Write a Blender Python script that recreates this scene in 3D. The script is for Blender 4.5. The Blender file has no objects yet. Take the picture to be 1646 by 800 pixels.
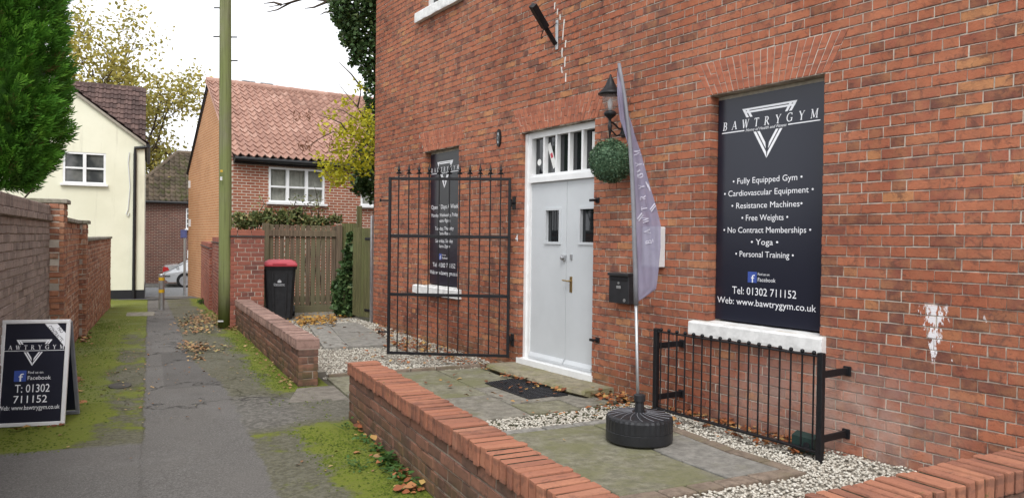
import bpy, bmesh, math, random
import numpy as np
from mathutils import Vector, Matrix
random.seed(7); RNG = np.random.default_rng(7)
SC = bpy.context.scene; COL = SC.collection
V3 = lambda *a: np.array(a, float)
# ------------------------------------------------------------------ camera
FPX, CX, CY = 1190., 823., 400.
ROLL = math.atan(0.013); PITCH = math.atan(16/1190.); YAW = math.radians(26.1)
CAM = V3(0, 0, 1.5)
FW = V3(math.sin(YAW)*math.cos(PITCH), math.cos(YAW)*math.cos(PITCH), -math.sin(PITCH))
_r = V3(math.cos(YAW), -math.sin(YAW), 0); _u = np.cross(_r, FW)
RT = _r*math.cos(ROLL) + _u*math.sin(ROLL); UP = -_r*math.sin(ROLL) + _u*math.cos(ROLL)
cd = bpy.data.cameras.new('camera'); cam = bpy.data.objects.new('camera', cd); COL.objects.link(cam)
cd.sensor_width = 36; cd.lens = 36*FPX/1646.; cd.clip_start = .05; cd.clip_end = 2000
cam.matrix_world = Matrix(((RT[0], UP[0], -FW[0], CAM[0]), (RT[1], UP[1], -FW[1], CAM[1]), (RT[2], UP[2], -FW[2], CAM[2]), (0, 0, 0, 1)))
SC.camera = cam
# ------------------------------------------------------------------ sky, sun, exposure (bright overcast)
SUN_EL, SUN_AZ = math.radians(52), math.radians(206)
w = bpy.data.worlds.new('World'); SC.world = w; w.use_nodes = True
wn = w.node_tree.nodes; wl = w.node_tree.links
sky = wn.new('ShaderNodeTexSky'); sky.sky_type = 'NISHITA'; sky.sun_disc = False
sky.sun_elevation = SUN_EL; sky.sun_rotation = SUN_AZ; sky.air_density = 1.0; sky.dust_density = 4.0; sky.ozone_density = 1.0
hs = wn.new('ShaderNodeHueSaturation'); hs.inputs['Saturation'].default_value = .14; hs.inputs['Value'].default_value = 1.0
cl = wn.new('ShaderNodeMix'); cl.data_type = 'RGBA'; cl.inputs[0].default_value = .72
cl.inputs[7].default_value = (8.3, 8.5, 8.9, 1)          # even cloud deck
wl.new(sky.outputs[0], hs.inputs['Color']); wl.new(hs.outputs[0], cl.inputs[6])
bg = wn['Background']; wl.new(cl.outputs[2], bg.inputs['Color']); bg.inputs['Strength'].default_value = .13
sd = bpy.data.lights.new('sun', 'SUN'); sd.energy = 1.2; sd.angle = math.radians(25); sd.color = (1, .965, .92)
so = bpy.data.objects.new('sun', sd); COL.objects.link(so); so.location = (-2, -10, 20)
_sd = Vector((math.sin(SUN_AZ)*math.cos(SUN_EL), math.cos(SUN_AZ)*math.cos(SUN_EL), math.sin(SUN_EL)))
so.rotation_euler = _sd.to_track_quat('Z', 'Y').to_euler()
SC.cycles.use_denoising = True; vs = SC.view_settings; vs.view_transform = 'Standard'; vs.look = 'None'; vs.exposure = .72; vs.gamma = 1; vs.use_curve_mapping = False
# ------------------------------------------------------------------ pixel -> place helpers
def ray(x, y): return FW + RT*(x-CX)/FPX - UP*(y-CY)/FPX
def proj(p):
    d = np.asarray(p, float) - CAM; z = d@FW; return CX+FPX*(d@RT)/z, CY-FPX*(d@UP)/z, z
def G(x, y, z=-.1): r = ray(x, y); return CAM + r*((z-CAM[2])/r[2])
def at_depth(x, y, d): return CAM + ray(x, y)*d
def at_plane(x, y, p0, n): r = ray(x, y); return CAM + r*(((np.asarray(p0)-CAM)@n)/(r@n))
FA = math.radians(7.6)
FO = V3(4.816, 3.08, 0); FD = V3(-math.sin(FA), math.cos(FA), 0); FN = V3(-math.cos(FA), -math.sin(FA), 0); ZU = V3(0, 0, 1)
def F(u, v, w_=0): return FO + FD*u + FN*w_ + ZU*v
def fac(x, y, w_=0): p = at_plane(x, y, FO+FN*w_, FN); return (p-FO)@FD, p[2]
def alley_z(y): return float(np.interp(y, [0, 13.5, 22, 27, 40, 90], [-.1, -.1, -.42, -.55, -1.0, -1.3]))
def yard_z(x, y): return -.1 + .06*min(1, max(0, (4.3-y)/1.6)) + .1*min(1, max(0, (y-9.5)/3.)) - .03*min(1, max(0, (y-5.2)/.8))*min(1, max(0, (9.6-y)/1.))
# ------------------------------------------------------------------ mesh helpers
def wloc(o):
    l = V3(0, 0, 0)
    while o is not None: l = l + np.array(o.location); o = o.parent
    return l
def tag(o, label=None, cat=None, group=None, kind=None):
    for k, v in (('label', label), ('category', cat), ('group', group), ('kind', kind)):
        if v: o[k] = v
    return o
def thing(name, label, cat, loc=(0, 0, 0), group=None):
    o = bpy.data.objects.new(name, None); COL.objects.link(o); o.location = tuple(float(c) for c in loc); o.empty_display_size = .1
    return tag(o, label, cat, group)
def link(name, me, mat, parent, loc=None):
    o = bpy.data.objects.new(name, me); COL.objects.link(o)
    if mat is not None and not me.materials:
        for m in (mat if isinstance(mat, (list, tuple)) else [mat]): me.materials.append(m)
    if parent is not None: o.parent = parent
    if loc is not None: o.location = tuple(float(c) for c in loc)
    return o
class MB:
    def __init__(s): s.v = []; s.f = []; s.r = []; s.m = []
    def add(s, vs, fs, r=0., m=0):
        b = len(s.v); s.v.extend([tuple(map(float, p)) for p in vs])
        for f in fs: s.f.append([i+b for i in f]); s.r.append(r); s.m.append(m)
        return s
    def hexa(s, a, b, r=0., m=0):          # two quads (loops in the same order)
        return s.add(list(a)+list(b), [(3, 2, 1, 0), (4, 5, 6, 7), (0, 1, 5, 4), (1, 2, 6, 5), (2, 3, 7, 6), (3, 0, 4, 7)], r, m)
    def obox(s, c, ax, h, r=0., m=0):      # centre, 3 axes, half sizes
        c = np.asarray(c, float); X, Y, Z = [np.asarray(a, float)*k for a, k in zip(ax, h)]
        return s.hexa([c-X-Y-Z, c+X-Y-Z, c+X+Y-Z, c-X+Y-Z], [c-X-Y+Z, c+X-Y+Z, c+X+Y+Z, c-X+Y+Z], r, m)
    def box(s, lo, hi, r=0., m=0):
        lo = np.array(lo, float); hi = np.array(hi, float)
        return s.obox((lo+hi)/2, np.eye(3), (hi-lo)/2, r, m)
    def cham(s, c, ax, h, b, r=0., m=0):   # chamfered box (24 verts)
        c = np.asarray(c, float); A = [np.asarray(a, float) for a in ax]; vs = []; ix = {}
        for sx in (-1, 1):
            for sy in (-1, 1):
                for sz in (-1, 1):
                    for k in range(3):
                        sg = (sx, sy, sz); p = c.copy()
                        for j in range(3): p = p + A[j]*sg[j]*(h[j] - (0 if j == k else b))
                        ix[(sx, sy, sz, k)] = len(vs); vs.append(p)
        fs = []
        for k in range(3):
            i, j = (k+1) % 3, (k+2) % 3
            for sk in (-1, 1):
                q = []
                for si, sj in ((-1, -1), (1, -1), (1, 1), (-1, 1)):
                    g = [0, 0, 0]; g[k] = sk; g[i] = si; g[j] = sj; q.append(ix[(*g, k)])
                fs.append(q if sk > 0 else q[::-1])
            for si in (-1, 1):
                for sj in (-1, 1):
                    q = []
                    for sk, kk in ((-1, i), (1, i), (1, j), (-1, j)):
                        g = [0, 0, 0]; g[k] = sk; g[i] = si; g[j] = sj; q.append(ix[(*g, kk)])
                    fs.append(q if si*sj > 0 else q[::-1])
        for sx in (-1, 1):
            for sy in (-1, 1):
                for sz in (-1, 1):
                    q = [ix[(sx, sy, sz, k)] for k in range(3)]; fs.append(q if sx*sy*sz > 0 else q[::-1])
        return s.add(vs, fs, r, m)
    def tube(s, pts, rad, n=8, r=0., m=0, cap=True):
        pts = [np.asarray(p, float) for p in pts]; k = len(pts)
        rad = [rad]*k if np.isscalar(rad) else rad; vs = []; prev = None
        for i in range(k):
            t = pts[min(i+1, k-1)] - pts[max(i-1, 0)]; t = t/(np.linalg.norm(t)+1e-9)
            if prev is None:
                a = np.cross(t, (0, 0, 1.)) if abs(t[2]) < .95 else np.cross(t, (1., 0, 0))
            else: a = prev - t*(prev@t)
            a = a/(np.linalg.norm(a)+1e-9); prev = a; b = np.cross(t, a)
            for j in range(n):
                th = 2*math.pi*j/n; vs.append(pts[i] + (a*math.cos(th)+b*math.sin(th))*rad[i])
        fs = [(i*n+j, i*n+(j+1) % n, (i+1)*n+(j+1) % n, (i+1)*n+j) for i in range(k-1) for j in range(n)]
        if cap: fs += [tuple(range(n))[::-1], tuple((k-1)*n+j for j in range(n))]
        return s.add(vs, fs, r, m)
    def lathe(s, c, prof, n=16, r=0., m=0, ax=None):
        c = np.asarray(c, float); X, Y, Z = ax if ax is not None else np.eye(3)
        vs = [c + X*rr*math.cos(2*math.pi*j/n) + Y*rr*math.sin(2*math.pi*j/n) + Z*z for rr, z in prof for j in range(n)]
        k = len(prof)
        fs = [(i*n+j, i*n+(j+1) % n, (i+1)*n+(j+1) % n, (i+1)*n+j) for i in range(k-1) for j in range(n)]
        fs += [tuple(range(n))[::-1], tuple((k-1)*n+j for j in range(n))]
        return s.add(vs, fs, r, m)
    def prism(s, poly, off, r=0., m=0):    # polygon (3d points) extruded by vector
        p = [np.asarray(q, float) for q in poly]; n = len(p); off = np.asarray(off, float)
        return s.add(p+[q+off for q in p], [tuple(range(n))[::-1], tuple(range(n, 2*n))] + [(i, (i+1) % n, n+(i+1) % n, n+i) for i in range(n)], r, m)
    def mesh(s, origin=(0, 0, 0), smooth=False):
        me = bpy.data.meshes.new('m'); o = np.array(origin, float)
        me.from_pydata([tuple(np.array(p)-o) for p in s.v], [], s.f)
        at = me.attributes.new('rnd', 'FLOAT', 'FACE'); at.data.foreach_set('value', s.r)
        me.polygons.foreach_set('material_index', s.m)
        if smooth: me.polygons.foreach_set('use_smooth', [True]*len(s.f))
        me.update(); return me
    def build(s, name, mat, parent=None, smooth=False, origin=None, fix=False):
        pl = wloc(parent) if parent is not None else V3(0, 0, 0)
        o_ = pl if origin is None else np.asarray(origin, float)
        me = s.mesh(o_, smooth); me.name = name
        if fix:
            bm = bmesh.new(); bm.from_mesh(me); bmesh.ops.recalc_face_normals(bm, faces=bm.faces); bm.to_mesh(me); bm.free()
        return link(name, me, mat, parent, o_-pl)
def scatter(name, mat, parent, tv, tf, M, L, rnd, kind='stuff', smooth=False):
    """join N transformed copies of one small template into one mesh (numpy)"""
    tv = np.asarray(tv, float); N = len(L); k = len(tv); pl = wloc(parent) if parent is not None else V3(0, 0, 0)
    vs = np.einsum('nij,kj->nki', M, tv) + np.asarray(L)[:, None, :] - pl
    tf = [list(f) for f in tf]; fl = np.concatenate([np.array(f) for f in tf]); cnt = np.array([len(f) for f in tf])
    loops = (fl[None, :] + (np.arange(N)*k)[:, None]).ravel(); cn = np.tile(cnt, N); st = np.concatenate([[0], np.cumsum(cn)[:-1]])
    me = bpy.data.meshes.new(name); me.vertices.add(N*k); me.vertices.foreach_set('co', vs.ravel().astype(np.float32))
    me.loops.add(len(loops)); me.loops.foreach_set('vertex_index', loops.astype(np.int32))
    me.polygons.add(len(cn)); me.polygons.foreach_set('loop_start', st.astype(np.int32)); me.polygons.foreach_set('loop_total', cn.astype(np.int32))
    me.update(calc_edges=True)
    at = me.attributes.new('rnd', 'FLOAT', 'FACE'); at.data.foreach_set('value', np.repeat(np.asarray(rnd), len(tf)).astype(np.float32))
    if smooth: me.polygons.foreach_set('use_smooth', [True]*len(cn))
    o = link(name, me, mat, parent)
    if kind: o['kind'] = kind
    return o
def rand_rot(n, tilt=math.pi):
    a = RNG.uniform(0, 2*math.pi, n); t = RNG.uniform(-tilt, tilt, n); b = RNG.uniform(0, 2*math.pi, n)
    ca, sa, ct, st, cb, sb = np.cos(a), np.sin(a), np.cos(t), np.sin(t), np.cos(b), np.sin(b); z = np.zeros(n); o = np.ones(n)
    Rz = np.stack([ca, -sa, z, sa, ca, z, z, z, o], 1).reshape(n, 3, 3); Rx = np.stack([o, z, z, z, ct, -st, z, st, ct], 1).reshape(n, 3, 3)
    Rb = np.stack([cb, -sb, z, sb, cb, z, z, z, o], 1).reshape(n, 3, 3)
    return Rb@Rx@Rz
# ------------------------------------------------------------------ materials
class S:
    def __init__(s, name, rough=.8, spec=.3, metal=0.):
        s.m = bpy.data.materials.new(name); s.m.use_nodes = True; s.nt = s.m.node_tree; s.b = s.nt.nodes['Principled BSDF']
        s.b.inputs['Roughness'].default_value = rough; s.b.inputs['Specular IOR Level'].default_value = spec; s.b.inputs['Metallic'].default_value = metal
        s._pos = None
    def n(s, t): return s.nt.nodes.new(t)
    def set(s, sock, v):
        if hasattr(v, 'is_linked') or isinstance(v, bpy.types.NodeSocket): s.nt.links.new(v, sock)
        elif isinstance(v, (tuple, list)) and len(v) == 3 and sock.type == 'RGBA': sock.default_value = (*v, 1)
        else: sock.default_value = v
    def pos(s):
        if s._pos is None: s._pos = s.n('ShaderNodeNewGeometry').outputs['Position']
        return s._pos
    def attr(s):
        a = s.n('ShaderNodeAttribute'); a.attribute_name = 'rnd'; return a.outputs['Fac']
    def rnd(s):
        return s.math('FRACT', s.math('ADD', s.attr(), s.n('ShaderNodeObjectInfo').outputs['Random']))
    def math(s, op, a, b=None, c=None, clamp=False):
        n = s.n('ShaderNodeMath'); n.operation = op; n.use_clamp = clamp; s.set(n.inputs[0], a)
        if b is not None: s.set(n.inputs[1], b)
        if c is not None: s.set(n.inputs[2], c)
        return n.outputs[0]
    def noise(s, scale, detail=3, rough=.55, vec=None, dist=0., out=0):
        n = s.n('ShaderNodeTexNoise'); s.set(n.inputs['Vector'], vec if vec is not None else s.pos())
        n.inputs['Scale'].default_value = scale; n.inputs['Detail'].default_value = detail; n.inputs['Roughness'].default_value = rough; n.inputs['Distortion'].default_value = dist
        return n.outputs[out]
    def ramp(s, f, stops, interp='LINEAR'):
        n = s.n('ShaderNodeValToRGB'); s.set(n.inputs[0], f); cr = n.color_ramp; cr.interpolation = interp
        while len(cr.elements) < len(stops): cr.elements.new(.5)
        for e, (p, c) in zip(cr.elements, stops): e.position = p; e.color = (*c, 1) if not np.isscalar(c) else (c, c, c, 1)
        return n.outputs[0]
    def step(s, f, a, b):
        n = s.n('ShaderNodeMapRange'); n.interpolation_type = 'SMOOTHSTEP'; s.set(n.inputs[0], f); s.set(n.inputs[1], a); s.set(n.inputs[2], b); return n.outputs[0]
    def mix(s, f, a, b, blend='MIX'):
        n = s.n('ShaderNodeMix'); n.data_type = 'RGBA'; n.blend_type = blend; s.set(n.inputs[0], f); s.set(n.inputs[6], a); s.set(n.inputs[7], b); return n.outputs[2]
    def dot(s, d, off=0.):
        n = s.n('ShaderNodeVectorMath'); n.operation = 'DOT_PRODUCT'; s.set(n.inputs[0], s.pos()); n.inputs[1].default_value = tuple(float(c) for c in d)
        return s.math('ADD', n.outputs['Value'], float(off)) if off else n.outputs['Value']
    def scaled(s, v): 
        n = s.n('ShaderNodeVectorMath'); n.operation = 'MULTIPLY'; s.set(n.inputs[0], s.pos()); n.inputs[1].default_value = v; return n.outputs[0]
    def comb(s, x, y, z=0.):
        n = s.n('ShaderNodeCombineXYZ'); s.set(n.inputs[0], x); s.set(n.inputs[1], y); s.set(n.inputs[2], z); return n.outputs[0]
    def bump(s, h, strength=.5, dist=.01):
        n = s.n('ShaderNodeBump'); n.inputs['Strength'].default_value = strength; n.inputs['Distance'].default_value = dist; s.set(n.inputs['Height'], h)
        s.nt.links.new(n.outputs[0], s.b.inputs['Normal']); return n
    def col(s, c): s.set(s.b.inputs['Base Color'], c); return s
    def rough(s, r): s.set(s.b.inputs['Roughness'], r); return s
def plain(name, c, rough=.6, spec=.4, metal=0., var=.12, scale=8., bump=.0, bscale=60.):
    s = S(name, rough, spec, metal); c = tuple(c)
    n = s.noise(scale, 4, .6)
    s.col(s.mix(s.step(n, .3, .7), tuple(k*(1-var) for k in c), tuple(min(1, k*(1+var)) for k in c)))
    if bump: s.bump(s.noise(bscale, 4, .6), bump, .004)
    return s.m
def brick_mat(name, stops, soot=.55, bump=.5, extra=None):
    s = S(name, .9, .18); r = s.rnd()
    c = s.ramp(r, stops)
    c = s.mix(s.step(s.noise(9, 4, .6), .35, .7), c, s.mix(.5, c, s.ramp(r, [(0, stops[-2][1]), (1, stops[1][1])])))
    c = s.mix(s.math('MULTIPLY', s.noise(70, 4, .7), .5), c, s.mix(1., c, (.6, .55, .53), 'MULTIPLY'))
    # soot caught in streaks along the bed joints
    zc = s.math('FRACT', s.math('DIVIDE', s.math('ADD', s.dot((0, 0, 1)), .234), .078))
    ed = s.step(s.math('ABSOLUTE', s.math('SUBTRACT', zc, .5)), .22, .47)
    st = s.step(s.math('ADD', s.noise(15, 6, .75, dist=.6), s.math('MULTIPLY', ed, .15)), .52, .66)
    c = s.mix(s.math('MULTIPLY', st, soot), c, (.10, .058, .05))
    sp = s.step(s.noise(130, 2, .5), .70, .74); c = s.mix(s.math('MULTIPLY', sp, .5), c, (.07, .045, .04))
    if extra: c = extra(s, c)
    s.col(c); s.bump(s.math('ADD', s.noise(55, 5, .65), s.math('MULTIPLY', s.noise(240, 3, .6), .4)), bump, .006)
    return s.m
RED = [(0, (.19, .085, .066)), (.12, (.26, .105, .076)), (.26, (.35, .128, .084)), (.42, (.41, .146, .088)), (.6, (.455, .162, .092)), (.82, (.49, .182, .10)), (.95, (.515, .20, .11)), (.97, (.56, .275, .13)), (1, (.54, .255, .12))]
def facade_extra(s, c):
    u = s.dot(FD, -FO@FD); z = s.dot((0, 0, 1))
    # whitish salts and lime dust low on the wall under the sign
    a = s.math('MULTIPLY', s.step(s.math('ABSOLUTE', s.math('SUBTRACT', u, 1.05)), 1.25, .5), s.step(z, .85, .25))
    a = s.math('MULTIPLY', a, s.step(s.noise(3.0, 5, .65), .25, .7))
    c = s.mix(s.math('MULTIPLY', a, .75), c, (.50, .37, .32))
    # darker wet and green bricks close to the ground and by the door
    g = s.math('MULTIPLY', s.step(z, .30, -.05), s.step(s.noise(5, 4, .6), .35, .65))
    c = s.mix(s.math('MULTIPLY', s.math('MULTIPLY', g, s.step(u, 2.2, 3.2)), .6), c, (.16, .115, .06))
    dk = s.math('MULTIPLY', s.step(s.noise(1.3, 3, .5), .42, .66), s.step(z, 1.9, .9))
    c = s.mix(s.math('MULTIPLY', dk, .45), c, s.mix(1., c, (.5, .42, .45), 'MULTIPLY'))
    # broad weathering: smoke-browned areas and rain streaks
    bw = s.math('MULTIPLY', s.step(s.noise(.75, 5, .65), .46, .64), .55); c = s.mix(bw, c, s.mix(1., c, (.66, .56, .54), 'MULTIPLY'))
    rs_ = s.math('MULTIPLY', s.step(s.noise(1, 5, .7, vec=s.comb(s.math('MULTIPLY', u, 3.2), s.math('MULTIPLY', z, .45))), .56, .70), .38); c = s.mix(rs_, c, (.13, .075, .06))
    # splash of old white paint
    du = s.math('SUBTRACT', u, .172); wid = s.math('ADD', .018, s.math('MULTIPLY', s.step(z, .70, 1.06), .042))
    e = s.math('DIVIDE', s.math('ABSOLUTE', du), wid)
    nz = s.noise(38, 5, .7, vec=s.comb(u, s.math('MULTIPLY', z, .35)))
    m = s.math('MULTIPLY', s.step(s.math('ADD', e, s.math('MULTIPLY', s.math('SUBTRACT', nz, .47), 7.5)), 1.1, .9), s.math('MULTIPLY', s.step(z, .68, .72), s.step(z, 1.11, 1.07)))
    m2 = s.math('MULTIPLY', s.step(s.noise(30, 2, .5, vec=s.comb(u, s.math('MULTIPLY', z, .4), 3.)), .70, .72), s.math('MULTIPLY', s.step(s.math('ABSOLUTE', s.math('ADD', u, .12)), .4, .1), s.math('MULTIPLY', s.step(z, .5, .7), s.step(z, 1.2, .9))))
    return s.mix(s.math('MAXIMUM', m, m2), c, (.72, .70, .72))
M = {}
M['brick'] = brick_mat('facade_brick', RED, .62, .9, facade_extra)
M['arch'] = brick_mat('arch_brick_rubbed', [(0, (.34, .125, .08)), (.4, (.42, .15, .09)), (.8, (.46, .17, .10)), (1, (.49, .19, .11))], .35, .35)
def mortar_mat(name, c1, c2, dirt=.5):
    s = S(name, .95, .1); n = s.noise(2.2, 4, .6)
    s.col(s.mix(s.math('MULTIPLY', s.step(n, .42, .62), dirt), s.mix(s.noise(60, 3, .6), c1, c2), (.16, .12, .10))); s.bump(s.noise(160, 3, .6), .4, .003); return s.m
M['mortar'] = mortar_mat('lime_mortar', (.50, .44, .37), (.66, .60, .51), .5)
def facade_mortar():
    s = S('facade_mortar', .95, .1); u = s.dot(FD, -FO@FD); n = s.noise(1.6, 4, .6); pale = s.mix(s.noise(60, 3, .6), (.44, .385, .32), (.66, .60, .52)); old = s.mix(s.step(s.noise(9, 5, .7), .38, .6), (.10, .08, .066), (.60, .54, .46))
    pale = s.mix(s.math('MULTIPLY', s.step(s.noise(5, 5, .7), .45, .62), .65), pale, (.22, .17, .14)); f = s.step(s.math('ADD', u, s.math('MULTIPLY', s.math('SUBTRACT', n, .5), 5.)), 2.2, 3.6); s.col(s.mix(f, pale, old)); s.bump(s.noise(160, 3, .6), .4, .003); return s.m
M['facade_mortar'] = facade_mortar()
M['mortar_dark'] = mortar_mat('sooty_mortar', (.26, .22, .175), (.38, .33, .27), .8)
LOWR = [(0, (.11, .075, .06)), (.2, (.17, .10, .075)), (.5, (.24, .125, .09)), (.8, (.30, .145, .10)), (1, (.34, .165, .115))]
def mossy(amount, zt, zr):
    def ex(s, c):
        z = s.dot((0, 0, 1)); g = s.math('MULTIPLY', s.step(z, zt, zt-zr), s.step(s.noise(6, 5, .7), .35, .65))
        c = s.mix(s.math('MULTIPLY', g, amount), c, (.095, .085, .035))
        b = s.math('MULTIPLY', s.step(z, zt-.05, zt-.3), s.step(s.noise(2.6, 4, .6), .45, .62))
        return s.mix(s.math('MULTIPLY', b, .55), c, (.045, .036, .03))
    return ex
M['low_brick'] = brick_mat('garden_wall_brick', LOWR, .6, .9, mossy(.75, .26, .3))
def cap_moss(s, c):
    g = s.step(s.noise(14, 5, .7), .64, .70); return s.mix(s.math('MULTIPLY', g, .7), c, (.13, .12, .04))
M['cap_brick'] = brick_mat('coping_brick', [(0, (.20, .095, .068)), (.3, (.31, .135, .09)), (.65, (.385, .165, .103)), (.9, (.43, .195, .12)), (1, (.35, .19, .135))], .4, .9, cap_moss)
M['cap_brick_grey'] = brick_mat('coping_brick_weathered', [(0, (.22, .15, .125)), (.4, (.32, .21, .175)), (.7, (.40, .265, .22)), (1, (.45, .30, .25))], .35, .7)
M['grey_brick'] = brick_mat('soot_grey_brick', [(0, (.21, .17, .15)), (.3, (.30, .245, .215)), (.7, (.37, .30, .265)), (1, (.42, .335, .29))], .3, .7)
M['old_brick'] = brick_mat('old_red_brick', [(0, (.20, .095, .07)), (.25, (.35, .15, .095)), (.6, (.46, .21, .12)), (.8, (.52, .28, .17)), (1, (.56, .42, .32))], .5, 1.)
M['pier_brick'] = brick_mat('pier_brick', [(0, (.16, .075, .065)), (.3, (.27, .10, .076)), (.7, (.34, .125, .088)), (1, (.38, .15, .10))], .2, .4)
def wall_tex(name, c1, c2, mort, U, bw=.235, bh=.078, ms=.012):
    s = S(name, .9, .15); b = s.n('ShaderNodeTexBrick'); s.set(b.inputs['Vector'], s.comb(s.dot(U), s.dot((0, 0, 1))))
    s.set(b.inputs['Color1'], c1); s.set(b.inputs['Color2'], c2); s.set(b.inputs['Mortar'], mort)
    b.inputs['Scale'].default_value = 1; b.inputs['Brick Width'].default_value = bw; b.inputs['Row Height'].default_value = bh; b.inputs['Mortar Size'].default_value = ms; b.inputs['Bias'].default_value = -.1
    c = s.mix(s.math('MULTIPLY', s.step(s.noise(1.2, 4, .6), .35, .7), .25), b.outputs[0], (.5*c1[0], .5*c1[1], .5*c1[2]))
    s.col(c); s.bump(s.math('SUBTRACT', 1., b.outputs['Fac']), .4, .006); return s.m
M['white'] = plain('white_gloss_paint', (.76, .77, .77), .35, .5, var=.05, scale=5)
M['white_old'] = plain('flaking_white_paint', (.70, .70, .69), .55, .35, var=.12, scale=11, bump=.4, bscale=35)
M['door'] = plain('pale_grey_door_paint', (.53, .555, .575), .38, .5, var=.03, scale=3)
M['iron'] = plain('black_painted_iron', (.010, .010, .012), .5, .3, var=.3, scale=30)
M['navy'] = (lambda s: (s.col((.0125, .0145, .026)).m))(S('navy_sign_vinyl', .28, .5))
M['print'] = (lambda s: (s.col((.80, .81, .84)).m))(S('white_print', .4, .4))
M['blue'] = (lambda s: (s.col((.045, .085, .33)).m))(S('blue_print', .4, .4))
M['steel'] = plain('galvanised_steel', (.44, .45, .46), .38, .5, .75, var=.1, scale=12)
M['brass'] = plain('worn_brass', (.42, .30, .14), .35, .5, .85)
M['plastic'] = plain('black_plastic', (.018, .019, .022), .42, .45, var=.2, scale=10)
M['pole_grey'] = plain('grey_plastic_pole', (.19, .19, .21), .45, .4)
M['box_white'] = plain('white_plastic', (.62, .63, .64), .45, .4, var=.04)
def stone(name, c, green, gs=2.2, thr=.45, b=.6):
    s = S(name, .9, .2); r = s.rnd(); c0 = s.mix(s.step(s.noise(12, 6, .7), .3, .7), tuple(k*.6 for k in c), tuple(k*1.28 for k in c))
    c0 = s.mix(s.math('MULTIPLY', r, .4), c0, tuple(k*.6 for k in c)); c0 = s.mix(s.math('MULTIPLY', s.step(s.noise(gs, 5, .7), thr, thr+.2), .75), c0, green)
    c0 = s.mix(s.math('MULTIPLY', s.step(s.noise(45, 5, .75), .54, .66), .5), c0, tuple(k*.42 for k in c)); s.col(c0); s.bump(s.math('ADD', s.noise(30, 6, .7), s.math('MULTIPLY', s.noise(170, 3, .7), .5)), b, .006); return s.m
M['flag'] = stone('riven_flagstone', (.23, .215, .18), (.15, .15, .085), 2.2, .5)
M['flag_green'] = stone('mossy_flagstone', (.215, .205, .15), (.15, .15, .075), 1.8, .42)
M['flag_grey'] = stone('grey_flagstone', (.26, .25, .225), (.18, .17, .11), 2.4, .55)
M['paver'] = stone('brown_paver', (.23, .18, .14), (.12, .11, .06), 3., .5)
M['step'] = stone('step_stone', (.27, .24, .17), (.17, .165, .065), 2., .45)
M['coping_stone'] = stone('lichen_coping_stone', (.30, .275, .23), (.15, .15, .09), 4., .45)
M['slab'] = stone('entry_slab', (.22, .20, .17), (.13, .125, .07), 2., .55, .9)
def gravel():
    s = S('limestone_chippings', .85, .25); r = s.rnd(); s.col(s.mix(s.math('MULTIPLY', s.noise(120, 3, .6), .5), s.ramp(r, [(0, (.26, .23, .19)), (.10, (.38, .35, .30)), (.35, (.50, .47, .41)), (.7, (.60, .58, .51)), (.92, (.69, .67, .61)), (1, (.46, .41, .33))]), (.45, .41, .34))); return s.m
M['gravel'] = gravel()
M['bed'] = plain('gravel_bed_soil', (.24, .22, .185), .95, .1, var=.5, scale=70, bump=.8, bscale=90)
def leafmat(name, stops, trans=.0, rough=.6):
    s = S(name, rough, .25); c = s.ramp(s.rnd(), stops); c = s.mix(s.math('MULTIPLY', s.noise(50, 2, .6), .4), c, s.mix(1., c, (.55, .5, .45), 'MULTIPLY')); s.col(c)
    if trans:
        t = s.n('ShaderNodeBsdfTranslucent'); s.set(t.inputs[0], c); mx = s.n('ShaderNodeMixShader'); mx.inputs[0].default_value = trans
        s.nt.links.new(s.b.outputs[0], mx.inputs[1]); s.nt.links.new(t.outputs[0], mx.inputs[2]); s.nt.links.new(mx.outputs[0], s.nt.nodes['Material Output'].inputs[0])
    return s.m
M['litter'] = leafmat('autumn_leaf', [(0, (.12, .045, .022)), (.25, (.24, .075, .03)), (.5, (.33, .12, .045)), (.75, (.38, .19, .075)), (.9, (.45, .30, .10)), (1, (.30, .18, .10))])
M['litter_yellow'] = leafmat('yellow_autumn_leaf', [(0, (.26, .12, .03)), (.4, (.42, .23, .05)), (.8, (.50, .32, .07)), (1, (.34, .14, .04))])
M['litter_pale'] = leafmat('pale_autumn_leaf', [(0, (.20, .10, .05)), (.4, (.32, .17, .08)), (.75, (.42, .28, .13)), (1, (.30, .28, .10))])
M['conifer'] = leafmat('cypress_green', [(0, (.14, .10, .035)), (.035, (.05, .13, .018)), (.5, (.075, .22, .026)), (.85, (.125, .33, .036)), (1, (.19, .42, .05))], .35)
M['olive'] = leafmat('turning_leaf', [(0, (.28, .25, .06)), (.4, (.42, .36, .085)), (.75, (.52, .43, .11)), (1, (.36, .37, .09))], .3)
M['yellow'] = leafmat('yellow_leaf', [(0, (.36, .36, .025)), (.5, (.55, .52, .035)), (.85, (.62, .57, .045)), (1, (.28, .33, .04))], .35)
M['ivy'] = leafmat('ivy_leaf', [(0, (.035, .075, .028)), (.5, (.065, .125, .042)), (.85, (.11, .18, .065)), (1, (.19, .24, .10))], .12, .45)
M['hedge'] = leafmat('hedge_leaf', [(0, (.07, .10, .035)), (.4, (.13, .17, .055)), (.7, (.24, .26, .10)), (.9, (.40, .37, .18)), (1, (.36, .19, .08))], .2)
M['box_leaf'] = leafmat('boxwood_leaf', [(0, (.035, .085, .045)), (.5, (.075, .15, .085)), (.9, (.15, .24, .14)), (1, (.22, .32, .19))], .1, .5)
M['weed'] = leafmat('weed_leaf', [(0, (.035, .08, .018)), (.6, (.06, .14, .03)), (1, (.10, .18, .05))], .2)
M['mosst'] = leafmat('moss', [(0, (.05, .075, .009)), (.5, (.095, .13, .013)), (1, (.15, .19, .022))], .1, .9)
M['bark'] = plain('bark', (.085, .065, .048), .9, .1, var=.4, scale=20, bump=.8, bscale=40)
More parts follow.
